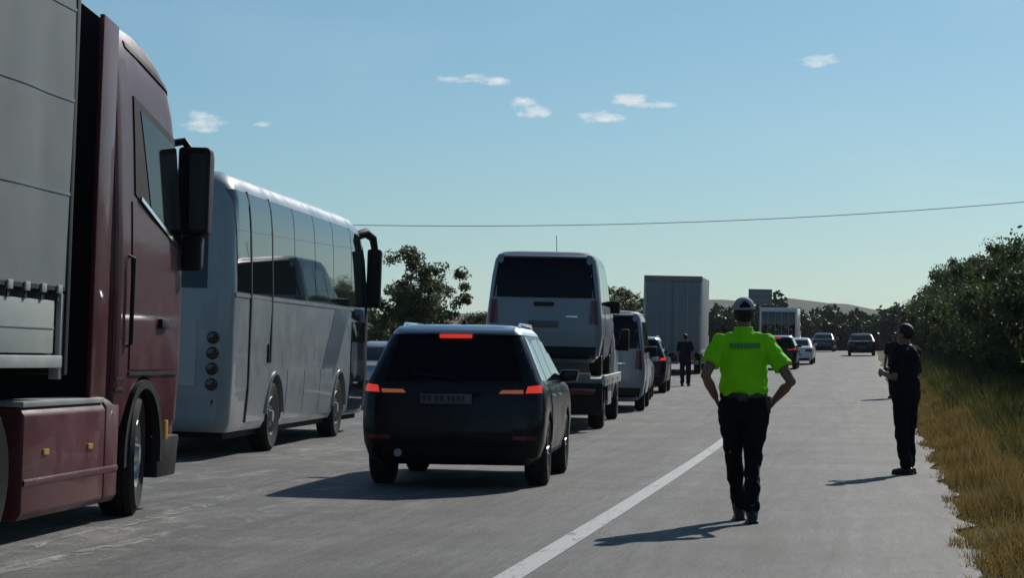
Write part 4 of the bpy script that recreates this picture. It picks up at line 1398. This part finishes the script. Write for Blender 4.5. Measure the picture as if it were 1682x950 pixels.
def make_person(label, x, y, rot, h=1.72, top='black_cloth', bottom='black_cloth', shorts=False, arms='sides', feet=.09, voxel=.012, lean=0.):
    t = thing('person', label, 'person')
    k = h / 1.76
    b = MB()
    hc = (0, .02, 1.635)
    head_part(b, hc)
    torso(b, 0, 0)
    sh = {s: Vector((s * .185, -.005, 1.43)) for s in (-1, 1)}
    if arms == 'phone':
        elb = {s: Vector((s * .25, .02, 1.13)) for s in (-1, 1)}
        wri = {s: Vector((s * .10, .25, 1.18)) for s in (-1, 1)}
    else:
        elb = {s: Vector((s * .255, -.03, 1.13)) for s in (-1, 1)}
        wri = {s: Vector((s * .265, .05, .88)) for s in (-1, 1)}
    hip = {s: Vector((s * .09, 0, .90)) for s in (-1, 1)}
    kne = {s: Vector((s * (feet + .01), .02, .49)) for s in (-1, 1)}
    ank = {s: Vector((s * feet, -.015 + .03 * s, .085)) for s in (-1, 1)}
    for s in (-1, 1):
        limb(b, [sh[s], (sh[s] + elb[s]) / 2, elb[s], elb[s] * .6 + wri[s] * .4, wri[s]], [.062, .050, .041, .043, .029])
        hand(b, wri[s], elb[s], (-s, .1, 0), .5)
        limb(b, [hip[s], (hip[s] + kne[s]) / 2, kne[s], kne[s] * .65 + ank[s] * .35, ank[s]], [.095, .078, .060, .060, .042])
        limb(b, [ank[s], ank[s] + Vector((0, .10, -.05))], [.04, .034])
    body = link('body', remesh(b, 'body', 'skin', min(voxel, .009), 3), t)
    eyes(t, body, hc)
    c = MB()
    c.rings([(.86, 0, 0, .19, .145), (.88, 0, 0, .20, .152), (1.0, 0, 0, .196, .150), (1.14, 0, .005, .186, .145), (1.25, 0, .008, .193, .146), (1.36, 0, .002, .204, .144), (1.43, 0, -.006, .188, .115),
             (1.475, 0, -.012, .125, .088), (1.51, 0, -.015, .076, .070)], 26)
    for s in (-1, 1):
        d = elb[s] - sh[s]
        limb(c, [sh[s] + Vector((-s * .05, 0, 0)), sh[s], sh[s] + d * .4], [.074, .080, .076])
        c.tube([sh[s], sh[s] + d * .4, sh[s] + d * .85], [.078, .078, .076], 14)
    link('shirt', remesh(c, 'shirt', top, voxel, 3), t)
    c = MB()
    c.rings([(.79, 0, 0, .10, .09), (.85, 0, 0, .188, .14), (.95, 0, 0, .186, .14), (1.0, 0, 0, .18, .132)], 24)
    for s in (-1, 1):
        low = kne[s] + Vector((0, 0, -.03)) if shorts else ank[s] + Vector((0, 0, .03))
        if shorts:
            limb(c, [hip[s] + Vector((s * .01, 0, -.02)), (hip[s] + kne[s]) / 2], [.106, .098])
            c.tube([hip[s], (hip[s] + kne[s]) / 2, low], [.10, .10, .098], 16)
        else:
            limb(c, [hip[s] + Vector((s * .01, 0, -.02)), (hip[s] + kne[s]) / 2, kne[s], kne[s] * .5 + ank[s] * .5, low], [.106, .094, .080, .076, .072])
    link('shorts' if shorts else 'trousers', remesh(c, 'shorts', bottom, voxel, 3), t)
    for s in (-1, 1):
        a = ank[s]
        f = MB()
        limb(f, [a + Vector((0, -.045, -.04)), a + Vector((0, .05, -.042)), a + Vector((s * .01, .155, -.052))], [.043, .042, .034])
        f.box(a.x - .04, a.x + .042, a.y - .08, a.y + .185, 0.0, .024)
        link('shoe', remesh(f, 'shoe', 'leather', .009, 2), t)
    hr = MB().ell((hc[0], hc[1] - .014, hc[2] + .024), (.084, .104, .101), 20, 14)
    hv = hr.mesh('hair')
    bm = bmesh.new(); bm.from_mesh(hv)
    bmesh.ops.delete(bm, geom=[v for v in bm.verts if (v.co.y > hc[1] + .03 and v.co.z < hc[2] + .06) or v.co.z < hc[2] - .07], context='VERTS')
    bm.to_mesh(hv); bm.free(); finish(hv, M['hair'], 60)
    link('hair', hv, body)
    t.location = (x, y, gz(x, y)); t.rotation_euler = (rad(lean), 0, rot); t.scale = (k, k, k)
    return t


make_officer(-.82, 18.5, rad(7))
make_person('person in black shirt and trousers standing side-on by the grass verge', .66, 26.7, rad(60), 1.72, 'black_cloth', 'black_cloth', False, 'phone', .085, .011)
make_person('person in dark clothes further off, half hidden by the one at the verge', 1.28, 64.0, rad(160), 1.80, 'black_cloth', 'black_cloth', False, 'sides', .10)
make_person('person in dark clothes standing behind the grey box lorry', -5.5, 79.3, rad(-10), 1.80, 'navy_cloth', 'navy_cloth', False, 'sides', .10)

# ------------------------------------------------------------------ vegetation


def crown_mesh(name, seed, rx, ry, rz, nclump, nleaf, leaf, m, cr=(.35, .7), base=.15, skirt=True):
    r = np.random.default_rng(seed)
    # clump centres, more near the surface, uneven lobes
    d = r.normal(size=(nclump, 3)); d /= np.linalg.norm(d, axis=1)[:, None]
    lobes = r.normal(size=(7, 3)); lobes /= np.linalg.norm(lobes, axis=1)[:, None]
    bulge = .64 + .55 * np.max(np.clip(d @ lobes.T, 0, 1) ** 3, axis=1)
    rad_ = (r.random(nclump) ** .38) * bulge
    c = d * rad_[:, None] * np.array([rx, ry, rz])
    cs = r.uniform(*cr, nclump)
    idx = np.repeat(np.arange(nclump), nleaf)
    n = len(idx)
    off = r.normal(size=(n, 3)); off /= np.linalg.norm(off, axis=1)[:, None]
    off *= (r.random(n) ** .45)[:, None] * cs[idx][:, None] * np.array([1, 1, .72])
    p = c[idx] + off
    p[:, 2] += rz * (1 + base)
    if skirt:
        p[:, 2] = np.abs(p[:, 2])
    nrm = off / (np.linalg.norm(off, axis=1)[:, None] + 1e-6) * .6 + r.normal(size=(n, 3)) * .55 + np.array([0, 0, .35])
    nrm /= np.linalg.norm(nrm, axis=1)[:, None]
    a = np.cross(nrm, r.normal(size=(n, 3))); a /= np.linalg.norm(a, axis=1)[:, None] + 1e-9
    b = np.cross(nrm, a)
    s = (leaf * r.uniform(.6, 1.35, n))[:, None]
    V = np.stack([p - a * s, p - b * s * .45 + nrm * s * .12, p + a * s, p + b * s * .45 + nrm * s * .12], 1).reshape(-1, 3)
    F = np.arange(4 * n).reshape(-1, 4)
    return fast_mesh(name, V, F, M[m])


def trunk_mesh(name, seed, h, r0, spread, nb=6):
    r = random.Random(seed)
    m = MB()
    top = Vector((r.uniform(-.2, .2), r.uniform(-.2, .2), h))
    m.tube([(0, 0, -.3), Vector((0, 0, 0)) * .5 + Vector((r.uniform(-.08, .08), 0, h * .33)), top * .66, top], [r0, r0 * .8, r0 * .55, r0 * .25], 8)
    for k in range(nb):
        a = 2 * math.pi * k / nb + r.uniform(-.4, .4)
        z = h * r.uniform(.25, .7)
        e = Vector((math.cos(a) * spread * r.uniform(.6, 1), math.sin(a) * spread * r.uniform(.6, 1), z + h * r.uniform(.25, .6)))
        s = Vector((0, 0, z)) + Vector((top.x, top.y, 0)) * (z / h)
        m.tube([s, (s + e) / 2 + Vector((0, 0, .12)), e], [r0 * .42, r0 * .28, r0 * .08], 6)
    return m.mesh(name, M['bark'])


bush = [(crown_mesh('crown', 10 + k, 1.7, 1.7, 1.65, (130, 110, 140, 120)[k], 160, (.06, .075, .052, .065)[k], ('leaf_dark', 'leaf_mid', 'leaf_dark', 'leaf_olive')[k], (.22, .62), .02), trunk_mesh('trunk', k, 2.3, .10, 1.1, 7)) for k in range(4)]
tall = [(crown_mesh('crown', 30 + k, 2.1, 2.1, 2.0, 115, 120, .085, 'leaf_light' if k == 0 else 'leaf_yellow', (.18, .52), .32, False), trunk_mesh('trunk', 20 + k, 4.0, .16, 1.5, 8)) for k in range(2)]


def plant(src, name, label, cat, x, y, s, rot, group=None, sz=None, z=None):
    t = thing(name, label, cat, group)
    link('crown', src[0], t)
    link('trunk', src[1], t)
    t.location = (x, y, (verge_z(x, y) if z is None else z) - .05)
    t.scale = (s, s, sz or s)
    t.rotation_euler = (0, 0, rot)
    return t


rv = random.Random(11)
# hedge row of bushes and small trees on the right
hedge = []
y = 31.
while y < 205:
    s = rv.uniform(.95, 1.2)
    x = edge(y) + 4.1 + rv.uniform(-.25, .5)
    hedge.append((x, y, s))
    y += rv.uniform(2.4, 3.3) * (1 if y < 90 else 1.5)
for i, (x, y, s) in enumerate(hedge):
    nth = ('nearest', 'second nearest', 'third nearest', 'fourth nearest', 'fifth nearest', 'sixth nearest')
    lab = nth[i] + ' dark green bush of the hedgerow at the right edge' if i < 6 else 'dense dark green bush further along the hedgerow on the right verge'
    plant(bush[i % 4], 'hedge_bush', lab, 'bush', x, y, s, rv.uniform(0, 6.28), 'hedgerow bushes on the right', s * rv.uniform(.92, 1.12))
for i, y in enumerate((36, 42, 49, 57, 66, 78, 92)):
    plant(bush[(i + 1) % 4], 'hedge_tree', 'taller tree rising behind the hedgerow on the right', 'tree', edge(y) + 6.4 + rv.uniform(-.4, .6), y, rv.uniform(1.3, 1.5), rv.uniform(0, 6.28), 'trees behind the right hedgerow', rv.uniform(1.3, 1.55))
# tall trees further along on the right, which the coach windows mirror
for i, y in enumerate((99, 107, 115, 123, 132, 141, 151, 162, 174, 187)):
    plant(bush[(i + 2) % 4], 'tall_tree', 'tall dark tree far along the right side, above the hedgerow', 'tree', edge(y) + 5.4 + rv.uniform(-.5, .8), y, rv.uniform(1.3, 1.55), rv.uniform(0, 6.28), 'tall trees far along the right', rv.uniform(1.55, 1.8))
# trees on the left, beyond the coach
plant(tall[0], 'tree', 'loose leafy tree standing between the coach and the minibus', 'tree', -17.4, 93.5, 1.0, 1.0, None, 1.02, z=1.2)
plant(tall[1], 'tree', 'yellow green tree left of the grey box lorry', 'tree', -16.4, 172.0, 1.15, 2.2, None, 1.12, z=2.6)
plant(bush[2], 'tree', 'darker tree just right of the minibus roof', 'tree', -16.3, 150.0, 1.25, .4, None, 1.35, z=2.0)
for i, (px, py, s) in enumerate(((-20.5, 104, 1.1), (-21.5, 114, 1.2), (-20.0, 126, 1.05), (-22, 142, 1.3), (-20.5, 157, 1.2))):
    which = ('nearest and leftmost', 'second from the left', 'middle', 'second from the right', 'farthest and rightmost')[i]
    plant(bush[i % 4], 'roadside_bush', which + ' of five low bushes beyond the left lane', 'bush', px, py, s, i * 1.3, 'bushes left of the road', s * .8, z=gz(px, py) - .3)

# distant wood where the road goes over the crest: one mass
r = np.random.default_rng(77)
Vs, Fs, o = [], [], 0
for k in range(95):
    cxk = r.uniform(-14, 26) if k < 70 else r.uniform(-40, 70); cyk = r.uniform(280, 335)
    if -8 < cxk < 4:
        cyk = r.uniform(310, 335)
    hk = r.uniform(5.0, 7.2)
    n = 1100
    d = r.normal(size=(n, 3)); d /= np.linalg.norm(d, axis=1)[:, None]
    p = d * (r.random(n) ** .4)[:, None] * np.array([3.2, 3.2, hk / 2]) * (1 + .25 * np.sin(d[:, :1] * 5 + k)) + np.array([cxk, cyk, 3.2 + hk / 2])
    a = r.normal(size=(n, 3)); a /= np.linalg.norm(a, axis=1)[:, None]
    b = np.cross(a, r.normal(size=(n, 3))); b /= np.linalg.norm(b, axis=1)[:, None]
    s = r.uniform(.2, .5, n)[:, None]
    Vs.append(np.stack([p - a * s, p - b * s * .6, p + a * s, p + b * s * .6], 1).reshape(-1, 3))
    Fs.append(np.arange(4 * n).reshape(-1, 4) + o); o += 4 * n
wood = link('treeline', fast_mesh('treeline', np.concatenate(Vs), np.concatenate(Fs), M['leaf_far']))
tag(wood, 'dark distant wood beyond the crest of the road', 'trees', kind='stuff')


def grass(name, label, n, xr, yr, hgt, wid, m, seed, dens=1.6, clump=0.):
    r = np.random.default_rng(seed)
    u = r.random(n) ** dens
    y = yr[0] + (yr[1] - yr[0]) * u
    e = np.interp(y, EDGE_Y, EDGE_X)
    xo = xr[0] + (xr[1] - xr[0]) * r.random(n)
    # tufts
    tuft = np.sin(xo * 5.1 + y * 3.3) * np.sin(y * 4.7 - xo * 2.2) + np.sin(y * 1.3 + xo * 1.9)
    keep = r.random(n) < np.clip(.55 + .35 * tuft, .12, 1)
    ragged = xo > xr[0] + .16 * np.abs(np.sin(y * 2.3) + .6 * np.sin(y * 5.9 + 1)) * (xr[1] - xr[0] > .5)
    keep &= ragged
    y, e, xo = y[keep], e[keep], xo[keep]
    tuft = tuft[keep]
    n = len(y)
    x = e + xo
    z = np.interp(y, _ty, _tz) + np.interp(xo, [-.2, .05, .8, 2, 4.5, 12], [-.03, -.035, -.01, .08, .25, .2]) - .02
    h = hgt * r.uniform(.45, 1.25, n) * np.clip(.75 + .25 * tuft, .5, 1.3) * np.clip(.4 + xo * .9, .3, 1)
    a = r.random(n) * 2 * math.pi
    w = wid * r.uniform(.7, 1.4, n) * np.clip(y / 22, 1, 3)
    dx, dy = np.cos(a), np.sin(a)
    b = r.random(n) * 2 * math.pi
    ln = r.uniform(.1, .6, n) * h
    tx, ty = np.cos(b) * ln, np.sin(b) * ln
    p0 = np.stack([x - dx * w, y - dy * w, z], 1); p1 = np.stack([x + dx * w, y + dy * w, z], 1)
    q0 = np.stack([x - dx * w * .7 + tx * .35, y - dy * w * .7 + ty * .35, z + h * .6], 1); q1 = np.stack([x + dx * w * .7 + tx * .35, y + dy * w * .7 + ty * .35, z + h * .6], 1)
    t = np.stack([x + tx, y + ty, z + h], 1); t2 = t + np.stack([dx * w * .15, dy * w * .15, 0 * dx], 1)
    V = np.stack([p0, p1, q1, q0, t, t2], 1).reshape(-1, 3)
    base = np.arange(n)[:, None] * 6
    F = np.concatenate([base + np.array([[0, 1, 2, 3]]), base + np.array([[3, 2, 5, 4]])], 0)
    o = link(name, fast_mesh(name, V, F, M[m]))
    return tag(o, label, 'grass', kind='stuff')


grass('dry_grass', 'golden dry grass along the right road edge', 135000, (-.16, 1.4), (9, 95), .34, .0045, 'grass_dry', 1, 1.7)
grass('green_grass', 'green and brown weeds between the dry grass and hedge', 100000, (.75, 4.4), (10, 130), .55, .006, 'grass_green', 2, 1.7)
grass('mixed_grass', 'dry stalks standing among the weeds on the bank', 26000, (.9, 4.0), (10, 95), .5, .004, 'grass_dry', 3, 1.6)

# ------------------------------------------------------------------ the air
hz = MB().box(-4100, 4100, -3100, 4100, -3, 100).mesh('haze')
hm = bpy.data.materials.new('haze')
hm.use_nodes = True
t = hm.node_tree
t.nodes.remove(t.nodes['Principled BSDF'])
pv = t.nodes.new('ShaderNodeVolumePrincipled')
pv.inputs['Color'].default_value = (.86, .92, .97, 1)
pv.inputs['Density'].default_value = .00006
pv.inputs['Anisotropy'].default_value = .3
t.links.new(pv.outputs[0], t.nodes['Material Output'].inputs['Volume'])
hz.materials.clear()
hz.materials.append(hm)
tag(link('haze', hz), 'thin pale haze in the air', 'haze', kind='stuff')
